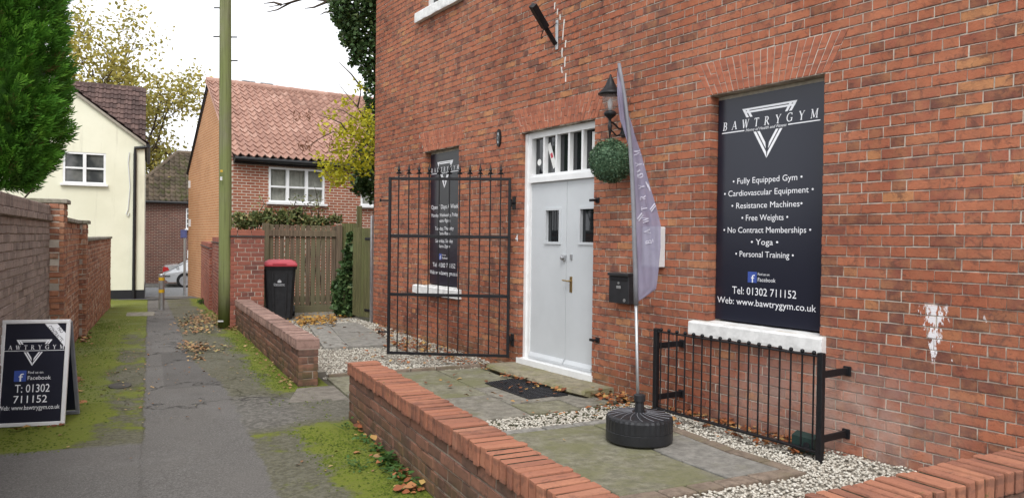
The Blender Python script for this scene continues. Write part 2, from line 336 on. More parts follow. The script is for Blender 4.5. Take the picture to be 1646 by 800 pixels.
M['pod'] = leafmat('dry_seed_pod', [(0, (.14, .06, .03)), (1, (.22, .10, .05))])
# ================================================================== GROUND
def ground_mat():
    s = S('rough_ground', .95, .1); s.col(s.mix(s.step(s.noise(.6, 5, .6), .4, .6), (.07, .075, .04), (.10, .09, .075))); return s.m
def asphalt_mat():
    s = S('alley_asphalt_and_moss', .85, .3); x = s.dot((1, 0, 0)); y = s.dot((0, 1, 0))
    n1 = s.noise(1.1, 5, .65); n2 = s.noise(6, 5, .7); n3 = s.noise(26, 4, .7); fine = s.noise(220, 3, .7)
    wob = s.math('MULTIPLY', s.math('SUBTRACT', n2, .5), .12)
    agg = s.mix(s.step(fine, .35, .68), (.105, .10, .094), (.215, .207, .195))
    agg = s.mix(s.step(s.noise(70, 4, .75), .42, .62), s.mix(1., agg, (.62, .61, .6), 'MULTIPLY'), agg)
    pat = s.math('MULTIPLY', s.math('MULTIPLY', s.step(x, .14, .16), s.step(y, 8.4, 8.46)), s.step(s.math('ADD', y, s.math('MULTIPLY', wob, 2.)), 11.2, 11.1))
    base = s.mix(s.math('MULTIPLY', s.step(n1, .35, .7), .35), agg, (.135, .125, .113))
    base = s.mix(s.math('MULTIPLY', s.step(s.noise(3.5, 6, .75), .56, .66), .35), base, (.082, .076, .07))
    base = s.mix(s.math('MULTIPLY', pat, .4), base, (.062, .058, .054))
    # older, stonier surface left and right of the relaid strip
    oldw = s.mix(s.step(n3, .4, .65), (.075, .07, .058), (.19, .18, .155))
    left = s.math('MULTIPLY', s.step(s.math('ADD', x, wob), -.015, -.05), s.step(s.math('ADD', y, s.math('MULTIPLY', wob, 1.2)), 6.32, 6.42))
    rl = s.math('ADD', s.math('ADD', x, s.math('MULTIPLY', wob, 1.4)), s.math('MULTIPLY', s.step(y, 12., 8.), s.math('MULTIPLY', s.step(y, 7.6, 8.4), -.0)))
    redge = s.math('ADD', .70, s.math('MULTIPLY', s.step(y, 7.8, 11.), -.25))
    right = s.step(s.math('SUBTRACT', rl, redge), 0., .05)
    old = s.math('MAXIMUM', left, right, clamp=True)
    c = s.mix(s.math('MULTIPLY', old, .75), base, oldw)
    # cracks
    va = s.n('ShaderNodeVectorMath'); va.operation = 'ADD'; s.set(va.inputs[0], s.pos()); s.set(va.inputs[1], s.noise(2.5, 3, .6, out=1))
    vo = s.n('ShaderNodeTexVoronoi'); vo.feature = 'DISTANCE_TO_EDGE'; s.set(vo.inputs['Vector'], va.outputs[0]); vo.inputs['Scale'].default_value = .75
    crack = s.math('MULTIPLY', s.step(vo.outputs['Distance'], .016, .004), s.step(y, 6.9, 7.8))
    seam = s.step(s.math('ABSOLUTE', s.math('ADD', s.math('ADD', x, wob), .035)), .012, .004)
    c = s.mix(s.math('MULTIPLY', crack, .75), c, (.022, .02, .018))
    # moss
    mn = s.noise(4.2, 6, .72); mb = s.noise(.9, 3, .6)
    ml = s.math('MULTIPLY', left, s.math('ADD', s.math('MULTIPLY', s.step(x, -.2, -.7), .40), .24))
    ml = s.math('ADD', ml, s.math('MULTIPLY', left, s.math('MULTIPLY', s.step(y, 10, 17), .25)))
    ml = s.math('ADD', ml, s.math('MULTIPLY', s.math('MULTIPLY', s.step(y, 6.1, 6.4), s.step(y, 7.4, 6.6)), s.math('MULTIPLY', s.step(x, -.5, -.9), .3)))
    mr = s.math('MULTIPLY', right, s.math('ADD', s.math('MULTIPLY', s.step(x, .95, 1.4), .48), .12))
    mr = s.math('MULTIPLY', mr, s.math('SUBTRACT', 1., s.math('MULTIPLY', s.math('MULTIPLY', s.step(y, 6.2, 6.6), s.step(y, 8.1, 7.5)), .9)))
    mm = s.math('MAXIMUM', ml, mr)
    moss = s.step(s.math('ADD', mn, s.math('MULTIPLY', s.math('ADD', mm, s.math('MULTIPLY', s.math('SUBTRACT', mb, .5), .7)), 1.)), .70, .90)
    moss = s.math('MULTIPLY', moss, old)
    haze_ = s.math('MULTIPLY', old, s.math('ADD', s.math('MULTIPLY', s.step(mm, .02, .10), .42), s.math('MULTIPLY', s.step(mm, .12, .5), .25)))
    c = s.mix(haze_, c, s.mix(s.step(s.noise(60, 4, .7), .4, .62), (.055, .055, .022), (.125, .12, .045)))
    mossc = s.mix(s.noise(30, 4, .7), s.mix(mb, (.11, .15, .011), (.20, .235, .014)), (.10, .105, .025))
    c = s.mix(moss, c, mossc)
    wet = s.step(s.noise(.8, 4, .6), .48, .62)
    s.col(c); s.rough(s.math('SUBTRACT', .92, s.math('MULTIPLY', wet, .22)))
    h = s.math('ADD', s.math('MULTIPLY', fine, .35), s.math('ADD', s.math('MULTIPLY', moss, s.math('ADD', .8, s.math('MULTIPLY', n3, 1.2))), s.math('MULTIPLY', s.math('MULTIPLY', old, n3), .9)))
    h = s.math('SUBTRACT', h, s.math('MULTIPLY', s.math('MAXIMUM', crack, s.math('MULTIPLY', seam, .6)), 1.2))
    s.bump(h, .75, .012); return s.m
def sheet(name, xs, ys, zf, mat, jit=0.):
    mb = MB(); n = len(ys)
    mb.add([(x, y, zf(x, y) + (random.uniform(-jit, jit))) for x in xs for y in ys], [(i*n+j, (i+1)*n+j, (i+1)*n+j+1, i*n+j+1) for i in range(len(xs)-1) for j in range(n-1)])
    return tag(mb.build(name, mat, smooth=True), kind='structure')
sheet('ground', [-150, -60, -20, -8, -3, 3, 8, 20, 60, 150], [-60, -10, 0, 6, 13.5, 17, 22, 27, 40, 60, 90, 300], lambda x, y: alley_z(y)-.03, ground_mat())
sheet('alley', np.linspace(-1.25, 1.75, 31), np.concatenate([np.arange(-1.5, 14, .12), np.arange(14, 26.6, .3)]), lambda x, y: alley_z(y) + .012*math.sin(x*2.1+1)*math.sin(y*.9) - .010*math.exp(-((x-.2)/.5)**2), asphalt_mat(), .0015)
def pave_mat(name, c): return plain(name, c, .9, .2, var=.25, scale=9, bump=.4, bscale=150)
sheet('pavement', [-14, -1.3, 1.8, 2.2], [25.4, 26, 26.75], lambda x, y: alley_z(y)+.008, pave_mat('footway_asphalt', (.11, .108, .105)))
sheet('road', [-40, 0, 40], [26.85, 31, 38.2], lambda x, y: alley_z(y)-.02, pave_mat('pale_road_asphalt', (.23, .23, .235)))
kb = MB().box((-40, 26.75, alley_z(26.8)-.15), (40, 26.87, alley_z(26.8)+.006)).box((-40, 38.2, alley_z(38.2)-.15), (40, 38.36, alley_z(38.3)+.09))
tag(kb.build('kerb', pave_mat('kerb_stone', (.22, .215, .2))), kind='structure')
sheet('far_pavement', [-40, 0, 40], [38.36, 41], lambda x, y: alley_z(y)+.08, pave_mat('far_footway', (.10, .095, .09)))
# yard bed between garden walls and the gym
def yard_x(y): return ((FO + FD*((y-FO[1])/FD[1]))[0])
mb = MB(); ys = np.concatenate([np.arange(2.2, 13.2, .25), [14, 15.3]]); xs_ = np.linspace(0, 1, 12)
mb.add([(1.72+(max(yard_x(min(y, 12.9)), 2)+.02-1.72)*t, y, yard_z(0, y)-.012) for y in ys for t in xs_], [(i*12+j, i*12+j+1, (i+1)*12+j+1, (i+1)*12+j) for i in range(len(ys)-1) for j in range(11)])
tag(mb.build('yard_bed', M['bed'], smooth=True), kind='structure')
# ================================================================== BRICKWORK
class Face:
    def __init__(s, O, U, N): s.O = np.asarray(O, float); s.U = np.asarray(U, float); s.N = np.asarray(N, float); s.rz = math.atan2(s.U[1], s.U[0])
    def p(s, u, v, w_=0.): return s.O + s.U*u + ZU*v + s.N*w_
FAC = Face(FO, FD, FN)
def brick_verts(q, w0, dep, c, jit):
    """q: (uL,uR,v0,uL2,uR2,v1) local outline -> chamfered brick in (u, w, v) local coordinates"""
    a, b, v0, a2, b2, v1 = q; J = lambda: random.uniform(-jit, jit)
    o = [(a+J(), v0+J()), (b+J(), v0+J()), (b2+J(), v1+J()), (a2+J(), v1+J())]
    i = [(a+c+J(), v0+c+J()), (b-c+J(), v0+c+J()), (b2-c+J(), v1-c+J()), (a2+c+J(), v1-c+J())]
    vs = [(u, w0+J()*.5, v) for u, v in i] + [(u, w0-c*1.1, v) for u, v in o] + [(u, w0-dep, v) for u, v in o]
    fs = [(3, 2, 1, 0)] + [((k+1) % 4, k, 4+k, 4+(k+1) % 4)[::-1] for k in range(4)] + [(4+(k+1) % 4, 4+k, 8+k, 8+(k+1) % 4)[::-1] for k in range(4)]
    return vs, fs
_bt = {}
def brick_mesh(L, H, D, c, jit, var, mat):
    k = (round(L, 3), round(H, 3), round(D, 3), var, mat.name)
    if k not in _bt:
        st = random.getstate(); random.seed(hash(k[:4]) % 9999 + var)
        mb = MB(); vs, fs = brick_verts((-L/2, L/2, -H/2, -L/2, L/2, H/2), 0., D, c, jit); mb.add(vs, fs); me = mb.mesh(); me.name = 'brick'; me.materials.append(mat); _bt[k] = me
        random.setstate(st)
    return _bt[k]
def lay(parent, face, quads, mat, name='brick', dep=.03, wj=.002, c=.004, jit=.0016, cap=300, px_min=0., wfun=None):
    """quads -> the largest ones in view as single objects, the rest as one joined part"""
    pl = wloc(parent); info = []
    for q in quads:
        a, b, v0, a2, b2, v1 = q[:6]; u = (a+b+a2+b2)/4; v = (v0+v1)/2
        p = face.p(u, v); x, y, z = proj(p)
        vis = z > .3 and -60 < x < 1700 and -60 < y < 860
        x1, y1, _ = proj(face.p(u-(b-a)/2, v)); x2, y2, _ = proj(face.p(u+(b-a)/2, v))
        info.append((abs(x2-x1)*(v1-v0)/max(z, .3) if vis else -1))
    order = sorted(range(len(quads)), key=lambda i: -info[i]); single = set(i for i in order[:cap] if info[i] > px_min)
    mb = MB()
    for i, q in enumerate(quads):
        a, b, v0, a2, b2, v1 = q[:6]; d = q[6] if len(q) > 6 else dep
        u = (a+b+a2+b2)/4; v = (v0+v1)/2; w0 = random.uniform(-wj, wj)
        if wfun: w0 += wfun(u, v)
        if i in single and abs(a-a2) < .004 and abs(b-b2) < .004:
            L = round((b-a)/.01)*.01; H = round((v1-v0)/.004)*.004
            me = brick_mesh(max(L, .02), max(H, .012), d, c, jit, random.randrange(4), mat)
            o = link(name, me, None, parent, face.p(u, v, w0)-pl); o.rotation_euler = (random.uniform(-.012, .012), random.uniform(-.006, .006), face.rz + random.uniform(-.008, .008))
            o.scale = ((b-a)/max(L, .02), 1, (v1-v0)/max(H, .012))
        else:
            vs, fs = brick_verts((a, b, v0, a2, b2, v1), w0, d, c, jit)
            vs = [face.p(x, z, y) for x, y, z in vs]
            if i in single: 
                m1 = MB(); m1.add(vs, fs); m1.build(name, mat, parent, origin=face.p(u, v, 0))
            else: mb.add(vs, fs, random.random())
    if mb.v:
        o = mb.build(name+'work' if name == 'brick' else name+'_rest', mat, parent); o['kind'] = 'stuff'
def courses(u0, u1, v0, v1, ch, st, hd, joint, bond='flemish', blocked=None, ju=.006, ends=None):
    """list of brick outlines; blocked(v) -> list of (a,b) intervals kept free at height v"""
    out = []; nrow = int(math.ceil((v1-v0)/ch-1e-6)); br = set()
    for r in range(nrow):
        a = v0+r*ch; b = min(a+ch, v1); cuts = [a, b]
        if blocked: cuts += [k for k in blocked.breaks if a+.003 < k < b-.003]
        cuts = sorted(cuts)
        if bond == 'flemish':
            per = st+hd+2*joint; off = (per/2 if r % 2 else 0.) + random.uniform(-.012, .012); edges = []; x = u0-per+((off-u0) % per)
            x = math.floor((u0-off)/per)*per+off
            while x < u1: edges += [(x, x+st), (x+st+joint, x+per-joint)]; x += per
        elif bond == 'header':
            x = u0-(.5 if r % 2 else 0)*(hd+joint); edges = []
            while x < u1: edges.append((x, x+hd)); x += hd+joint
        else:
            L = hd if (bond == 'english' and r % 4 == 3) else st
            x = u0-(L+joint)*(.5 if r % 2 else 0.)+random.uniform(-.01, .01)*(r > 0); edges = []
            while x < u1: edges.append((x, x+L)); x += L+joint
        jj = {}; parts = {}; nsub = 0
        def comp(bb):
            bb = sorted(bb); res = []; x = u0
            for p, q in bb:
                if p > x: res.append([x, p])
                x = max(x, q)
            if x < u1: res.append([x, u1])
            return res
        for ci in range(len(cuts)-1):
            lo = cuts[ci] + (joint/2 if ci == 0 else .001); hi = cuts[ci+1] - (joint/2 if ci == len(cuts)-2 else .001)
            if hi-lo < .008: continue
            nsub += 1
            bl = blocked(lo+1e-4) if blocked else []; bh = blocked(hi-1e-4) if blocked else []
            fl, fh = comp(bl), comp(bh)
            if len(fl) != len(fh): fl = fh = comp(bl+bh)
            for (l0, l1), (h0, h1) in zip(fl, fh):
                row = []
                for k, (p, q) in enumerate(edges):
                    p += jj.setdefault(('l', k), random.uniform(-ju, ju)*.4); q += jj.setdefault(('r', k), random.uniform(-ju, ju)*.4)
                    aL, aR = max(p, l0), min(q, l1); bL, bR = max(p, h0), min(q, h1)
                    if p < l0 or p < h0: aL, bL = l0, h0
                    if q > l1 or q > h1: aR, bR = l1, h1
                    if min(aR-aL, bR-bL) <= .004: continue
                    row.append([aL, aR, lo, bL, bR, hi, k])
                if len(row) > 1 and row[0][1]-row[0][0] < .035: row[1][0] = row[0][0]; row[1][3] = row[0][3]; row.pop(0)
                if len(row) > 1 and row[-1][1]-row[-1][0] < .035: row[-2][1] = row[-1][1]; row[-2][4] = row[-1][4]; row.pop()
                if row and 0 < row[0][0]-l0 < .014: row[0][0] = l0; row[0][3] = h0
                if row and 0 < l1-row[-1][1] < .014: row[-1][1] = l1; row[-1][4] = h1
                for t in row: parts.setdefault(t[6], []).append(t)
        for k, ps in parts.items():
            if nsub > 1 and len(ps) == nsub and all(abs(t[j]-ps[0][j % 3]) < 1e-6 for t in ps for j in (0, 1, 3, 4)): out.append((ps[0][0], ps[0][1], ps[0][2], ps[0][0], ps[0][1], ps[-1][5]))
            else: out += [tuple(t[:6]) for t in ps if t[5]-t[2] > .012]
    return out
class Block:
    def __init__(s, rects=(), traps=()):
        s.rects = rects; s.traps = traps; s.breaks = sorted(set([k for r in rects for k in r[2:]] + [k for t in traps for k in (t[2], t[5])]))
    def __call__(s, v):
        r = [(a, b) for a, b, c, d in s.rects if c <= v < d]
        for a, b, c, a2, b2, d in s.traps:
            if c <= v < d: t = (v-c)/(d-c); r.append((a+(a2-a)*t, b+(b2-b)*t))
        return r
# ------------------------------------------------------------------ the gym building
UE, UC = -1.6, 9.72             # near end and far corner of the facade
TOP = 7.2; CH = .078
W1 = (1.03, 2.165); DR = (3.77, 5.18); W2 = (6.74, 7.80); WUP = (6.80, 7.90)
HEAD = 2.808; SILL_T, SILL_B = .780, .650
gym = thing('brick_building', 'tall red brick building with grey double door and arched openings', 'building', F(4.5, -.1, 0))
sills = [(.975, 2.335, SILL_B, SILL_T), (6.62, 8.06, SILL_B, SILL_T)]
rects = [(W1[0], W1[1], SILL_T, HEAD), (DR[0], DR[1], -.3, HEAD), (W2[0], W2[1], SILL_T, HEAD), (WUP[0], WUP[1], 4.992, 6.6)]
up_sill = (6.645, 8.06, 4.836, 4.992)
AH = .312
traps = []
for (a, b) in (W1, DR, W2): traps.append((a-.03, b+.03, HEAD, a-.20, b+.20, HEAD+AH))
blk = Block(rects + sills + [up_sill], traps)
quads = courses(UE, UC, -.234, TOP, CH, .2175, .1015, .0075, 'flemish', blk)
# jamb bricks that show their side run back into the reveal
q2 = []
for q in quads:
    dep = .025
    for a, b, c, d in rects:
        if (abs(q[0]-b) < .02 or abs(q[1]-a) < .02) and c-.01 <= q[2] < d: dep = .115
    if abs(q[1]-UC) < .02: dep = .11
    q2.append((*q, dep))
lay(gym, FAC, q2, M['brick'], cap=300, c=.003, jit=.0024, wj=.001)
# mortar body with openings
def wall_body(parent, name, face, u0, u1, v0, v1, holes, depth, mat, w_front=-.0055, grow=.004):
    us = sorted(set([u0, u1] + [k for h in holes for k in (h[0]-grow, h[1]+grow)])); vs_ = sorted(set([v0, v1] + [k for h in holes for k in (h[2]-grow, h[3]+grow) if v0 < k < v1]))
    inh = lambda u, v: any(h[0]-grow < u < h[1]+grow and h[2]-grow < v < h[3]+grow for h in holes)
    mb = MB()
    for a, b in zip(us, us[1:]):
        run = None
        for c, d in zip(vs_, vs_[1:]):
            if inh((a+b)/2, (c+d)/2): continue
            mb.hexa([face.p(a, c, w_front), face.p(b, c, w_front), face.p(b, d, w_front), face.p(a, d, w_front)], [face.p(a, c, w_front-depth), face.p(b, c, w_front-depth), face.p(b, d, w_front-depth), face.p(a, d, w_front-depth)])
    return mb.build(name, mat, parent, fix=True)
wall_body(gym, 'wall', FAC, UE, UC-.006, -.3, TOP, [(a, b, c if c > 0 else -.31, d) for a, b, c, d in rects], .30, M['facade_mortar'])
# arch voussoirs, two staggered lengths
for (a, b, c, a2, b2, d) in traps:
    n = max(8, int((b2-a2)/.071)); g = .0035; aq = []
    for i in range(n):
        t0, t1 = i/n, (i+1)/n
        ub = lambda t, v: (a+(b-a)*t)*(1-(v-c)/(d-c)) + (a2+(b2-a2)*t)*((v-c)/(d-c))
        sp = [c+.004, c+.095, d-.003] if i % 2 else [c+.004, c+.195, d-.003]
        for s0, s1 in zip(sp, sp[1:]):
            aq.append((ub(t0, s0)+g, ub(t1, s0)-g, s0+g, ub(t0, s1)+g, ub(t1, s1)-g, s1-g*.6, .12))
    lay(gym, FAC, aq, M['arch'], 'arch_brick', cap=300, wj=.0015, wfun=lambda u, v: .0)
# end wall, back, roof so that the house is closed
SIDE = Face(F(UC, 0, 0), -FN, FD)
eb = MB()
for (p, q) in (((UC-.31, -.31), (UC-.006, -6.)), ((UE, -6.3), (UC-.006, -6.)), ((UE-.3, -6.3), (UE, -.01))):
    u0_, u1_ = p[0], q[0]; w0_, w1_ = sorted((p[1], q[1]))
    eb.hexa([F(u0_, -.3, w0_), F(u1_, -.3, w0_), F(u1_, -.3, w1_), F(u0_, -.3, w1_)], [F(u0_, TOP, w0_), F(u1_, TOP, w0_), F(u1_, TOP, w1_), F(u0_, TOP, w1_)])
eb.build('side_wall', wall_tex('gym_side_brick', (.28, .09, .055), (.20, .07, .05), (.30, .26, .21), -FN), gym, fix=True)
rf = MB().prism([F(UE-.3, TOP, .25), F(UE-.3, TOP+2.2, -3.1), F(UE-.3, TOP, -6.5)], FD*(UC-UE+.35)); rf.build('roof', plain('dark_slate', (.06, .06, .07), .7), gym, fix=True)
sl = [q for q in courses(.0, 2.2, -.234, TOP, CH, .217, .101, .008, 'flemish')]
lay(gym, SIDE, [(*q, .02) for q in sl], M['brick'], 'side_brick', cap=0)
# sills
def sill(a, b, c, d, w_, mat):
    mb = MB(); n = 14; top = []; r0 = random.Random(int(a*100)); 
    for i in range(n):
        u0, u1 = a+(b-a)*i/n, a+(b-a)*(i+1)/n
    prof = [(-.13, c), (w_, c+.0), (w_+.002, c+.02), (w_, d-.022), (w_-.008, d-.010), (-.13, d+.006)]
    us = np.linspace(a, b, n+1); vs_ = []
    for u in us:
        for k, (ww, vv) in enumerate(prof): vs_.append(F(u, vv + (r0.uniform(-.007, .002) if k in (1, 0) else r0.uniform(-.002, .002)), ww + r0.uniform(-.002, .002)))
    m = len(prof); fs = [(i*m+j, (i+1)*m+j, (i+1)*m+(j+1) % m, i*m+(j+1) % m) for i in range(n) for j in range(m)] + [tuple(range(m)), tuple(n*m+j for j in range(m))[::-1]]
    mb.add(vs_, fs); return mb.build('window_sill', mat, gym, fix=True)
for (a, b, c, d) in sills: sill(a, b, c, d, .055, M['white_old'])
sill(*up_sill, .07, M['white_old'])
# timber surrounds of the two boarded windows (behind the sign boards)
M['timber_pale'] = plain('pale_weathered_timber', (.42, .38, .31), .8, .2, var=.2, scale=20)
for (a, b) in (W1, W2):
    mb = MB()
    for lo, hi in (((a, SILL_T, 0), (a+.05, HEAD, 0)), ((b-.05, SILL_T, 0), (b, HEAD, 0)), ((a+.05, HEAD-.05, 0), (b-.05, HEAD, 0))):
        mb.hexa([F(lo[0], lo[1], -.20), F(hi[0], lo[1], -.20), F(hi[0], hi[1], -.20), F(lo[0], hi[1], -.20)], [F(lo[0], lo[1], -.114), F(hi[0], lo[1], -.114), F(hi[0], hi[1], -.114), F(lo[0], hi[1], -.114)])
    mb.build('window_frame', M['timber_pale'], gym, fix=True)
# upstairs window
def fbox(mb, u0, u1, v0, v1, w0, w1, r=0., m=0):
    return mb.hexa([F(u0, v0, w0), F(u0, v0, w1), F(u1, v0, w1), F(u1, v0, w0)], [F(u0, v1, w0), F(u0, v1, w1), F(u1, v1, w1), F(u1, v1, w0)], r, m)
mb = MB()
for r_ in ((WUP[0], WUP[1], 4.990, 5.07), (WUP[0], WUP[0]+.07, 5.07, 6.6), (WUP[1]-.07, WUP[1], 5.07, 6.6), (WUP[0]+.07, WUP[1]-.07, 5.75, 5.80)): fbox(mb, *r_, -.17, -.09)
uw_ = mb.build('window', M['white'], gym, fix=True)
gs = S('window_glass', .03, .5); gs.b.inputs['Base Color'].default_value = (.012, .014, .016, 1); gs.b.inputs['Specular IOR Level'].default_value = .65; M['glass'] = gs.m
fbox(MB(), WUP[0]+.07, WUP[1]-.07, 5.07, 6.6, -.15, -.14).build('pane', M['glass'], uw_, fix=True)
M['pointing'] = plain('white_cement_pointing', (.68, .66, .62), .9, .1)
for (x0_, y0_), (x1_, y1_) in [((892.3, 4.5), (891.7, 15.7)), ((896.8, 14.6), (896.2, 24.1)), ((900.7, 23.6), (900.7, 32.6)), ((907.4, 32), (904.6, 65)), ((910, 65), (909, 76.4)), ((904, 77.5), (903.8, 92)), ((909, 92), (908, 108)), ((903, 108), (904, 118)), ((910, 118), (909.5, 132))]:
    a_, b_ = fac(x0_, y0_), fac(x1_, y1_); w_ = .010; m_ = ((a_[0]+b_[0])/2+.006, (a_[1]+b_[1])/2)
    MB().prism([F(a_[0]-w_, a_[1], -.004), F(m_[0]-w_, m_[1], -.004), F(b_[0]-w_*.7, b_[1], -.004), F(b_[0]+w_*.7, b_[1], -.004), F(m_[0]+w_*.5, m_[1], -.004), F(a_[0]+w_, a_[1], -.004)], FN*.0085).build('repointed_joint', M['pointing'], gym, fix=True)
# ------------------------------------------------------------------ door
JL, JR = DR[1], DR[0]; DW = -.095                              # door plane (recess)
mb = MB(); LEAFT = 2.185; TRB = 2.225
for r_ in ((JL-.115, JL, -.02, HEAD), (JR, JR+.075, -.02, HEAD), (JR+.075, JL-.115, HEAD-.075, HEAD), (JR+.075, JL-.115, LEAFT, TRB+.065)): fbox(mb, *r_, -.19, DW+.012)
fbox(mb, JL-.05, JL+.0, -.02, HEAD-.01, DW+.012, DW+.03)
fbox(mb, JR+.06, JL-.10, LEAFT+.005, TRB+.03, DW+.012, DW+.04)
dfm = mb.build('door_frame', M['white'], gym, fix=True)
mb = MB(); fbox(mb, JR-.02, JL+.03, -.045, .03, -.19, .015); fbox(mb, JR+.02, JL-.06, .03, .045, -.19, DW+.02); mb.build('door_sill', M['white'], gym, fix=True)
tl, tr = JL-.115, JR+.075; npane = 5; tb, tt = TRB+.065, HEAD-.075; pw = (tl-tr)/npane
for i in range(npane+1):
    if 0 < i < npane: fbox(MB(), tr+pw*i-.017, tr+pw*i+.017, tb, tt, -.17, DW+.005).build('glazing_bar', M['white'], dfm, fix=True)
for i in range(npane): fbox(MB(), tr+pw*i+.012, tr+pw*(i+1)-.012, tb, tt, -.150, -.144).build('pane', M['glass'], dfm, fix=True)
M['sticker'] = plain('paper_sticker', (.72, .72, .70), .6); M['redprint'] = plain('red_print', (.5, .05, .08), .5)
stk = thing('paper_sticker', 'white slanted paper sticker with red mark behind the fanlight glass', 'sticker', F(4.72, 2.5, -.14))
def fpoly(pts, w0, th, name, mat, par): return MB().prism([F(u, v, w0) for u, v in pts], FN*th).build(name, mat, par, fix=True)
def rot2(cx, cy, hw, hh, a): return [(cx+x*math.cos(a)-y*math.sin(a), cy+x*math.sin(a)+y*math.cos(a)) for x, y in ((-hw, -hh), (hw, -hh), (hw, hh), (-hw, hh))]
su, sv = fac(887, 250, -.142)
fpoly(rot2(su, sv, .035, .16, -.42), -.1435, .0015, 'sticker_paper', M['sticker'], stk)
fpoly(rot2(su, sv, .022, .03, -.42), -.1418, .001, 'sticker_mark', M['redprint'], stk)
cu, cv = fac(867, 261, -.142)
rs = MB().lathe(F(cu, cv, -.1435), [(.04, 0), (.04, .0015)], 20, ax=(FD, ZU, FN)).build('round_sticker', M['sticker']); tag(rs, 'small round white sticker in the corner pane of the fanlight', 'sticker')
bu, bv = fac(952.5, 232, -.142)
tag(fpoly(rot2(bu-.02, bv, .028, .14, 0.), -.1435, .0015, 'notice', M['sticker'], None), 'narrow white notice beside the brick jamb in the fanlight', 'notice')
# leaves
mid = 4.36
for (a, b) in ((mid+.003, JL-.118), (JR+.078, mid-.003)):
    left = a > 4.3
    if left: w0, w1 = fac(879, 339, DW)[0], fac(900, 339, DW)[0]
    else: w0, w1 = fac(934, 338, DW)[0], fac(934, 338, DW)[0]-.26
    w0, w1 = max(w0, w1), min(w0, w1); g0, g1 = 1.475, 1.845
    mb = MB()
    for r_ in ((a, w1, .045, LEAFT-.004), (w0, b, .045, LEAFT-.004), (w1, w0, .045, g0), (w1, w0, g1, LEAFT-.004)): fbox(mb, *r_, -.145, DW)
    lf = mb.build('door_leaf', M['door'], gym, fix=True)
    mb = MB()
    for r_ in ((w1-.03, w0+.03, g0-.03, g0), (w1-.03, w0+.03, g1, g1+.03), (w1-.03, w1, g0, g1), (w0, w0+.03, g0, g1)): fbox(mb, *r_, -.10, DW+.016)
    mb.build('glazing_bead', M['door'], lf, fix=True)
    fbox(MB(), w1-.002, w0+.002, g0-.002, g1+.002, -.128, -.122).build('pane', M['glass'], lf, fix=True)
    mb = MB(); mb.prism([F(a+.01, .05, DW), F(a+.01, .05, DW+.035), F(a+.01, .075, DW+.035), F(a+.01, .115, DW+.004), F(a+.01, .115, DW)], FD*(b-a-.02)); mb.build('weather_bar', M['door'], lf, fix=True)
    if left:
        u_, v_ = fac(909, 414, DW); mb = MB(); fbox(mb, u_-.015, u_+.055, v_-.03, v_+.03, DW, DW+.03); mb.lathe(F(u_+.02, v_, DW+.03), [(.022, 0), (.024, .02), (.01, .03)], 12, ax=(FD, ZU, FN)); mb.build('night_latch', M['steel'], lf, fix=True)
    else:
        u_, v_ = fac(918, 457, DW); mb = MB(); fbox(mb, u_-.022, u_+.022, v_-.09, v_+.09, DW, DW+.006); mb.tube([F(u_, v_+.04, DW), F(u_, v_+.04, DW+.05), F(u_+.10, v_+.045, DW+.05)], .009, 8); mb.build('door_handle', M['brass'], lf, fix=True)
        u_, v_ = fac(919, 413, DW); mb = MB(); fbox(mb, u_-.015, u_+.015, v_-.03, v_+.03, DW, DW+.015); mb.build('lock_plate', M['steel'], lf, fix=True)
# dark room behind the glass
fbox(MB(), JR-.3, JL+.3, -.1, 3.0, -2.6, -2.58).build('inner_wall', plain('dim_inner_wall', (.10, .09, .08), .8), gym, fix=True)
# step
mb = MB(); n = 16; us = np.linspace(3.40, 5.30, n+1); prof = [(.0, -.16), (.33, -.16), (.34, -.094), (.415, -.090), (.432, -.072), (.418, -.046), (.385, -.038), (.0, -.036)]; vs_ = []
for i, u in enumerate(us):
    e = .03*(max(0, 1-(i)/1.5)+max(0, 1-(n-i)/1.5))
    for k, (ww, vv) in enumerate(prof): vs_.append(F(u, vv+random.uniform(-.003, .003), ww-(e if k in (3, 4, 5) else 0)+random.uniform(-.004, .004)))
m = len(prof); mb.add(vs_, [(i*m+j, (i+1)*m+j, (i+1)*m+(j+1) % m, i*m+(j+1) % m) for i in range(n) for j in range(m)] + [tuple(range(m)), tuple(n*m+j for j in range(m))[::-1]])
tag(mb.build('door_step', M['step'], smooth=False, fix=True), 'worn mossy stone step below the grey double door', 'step')
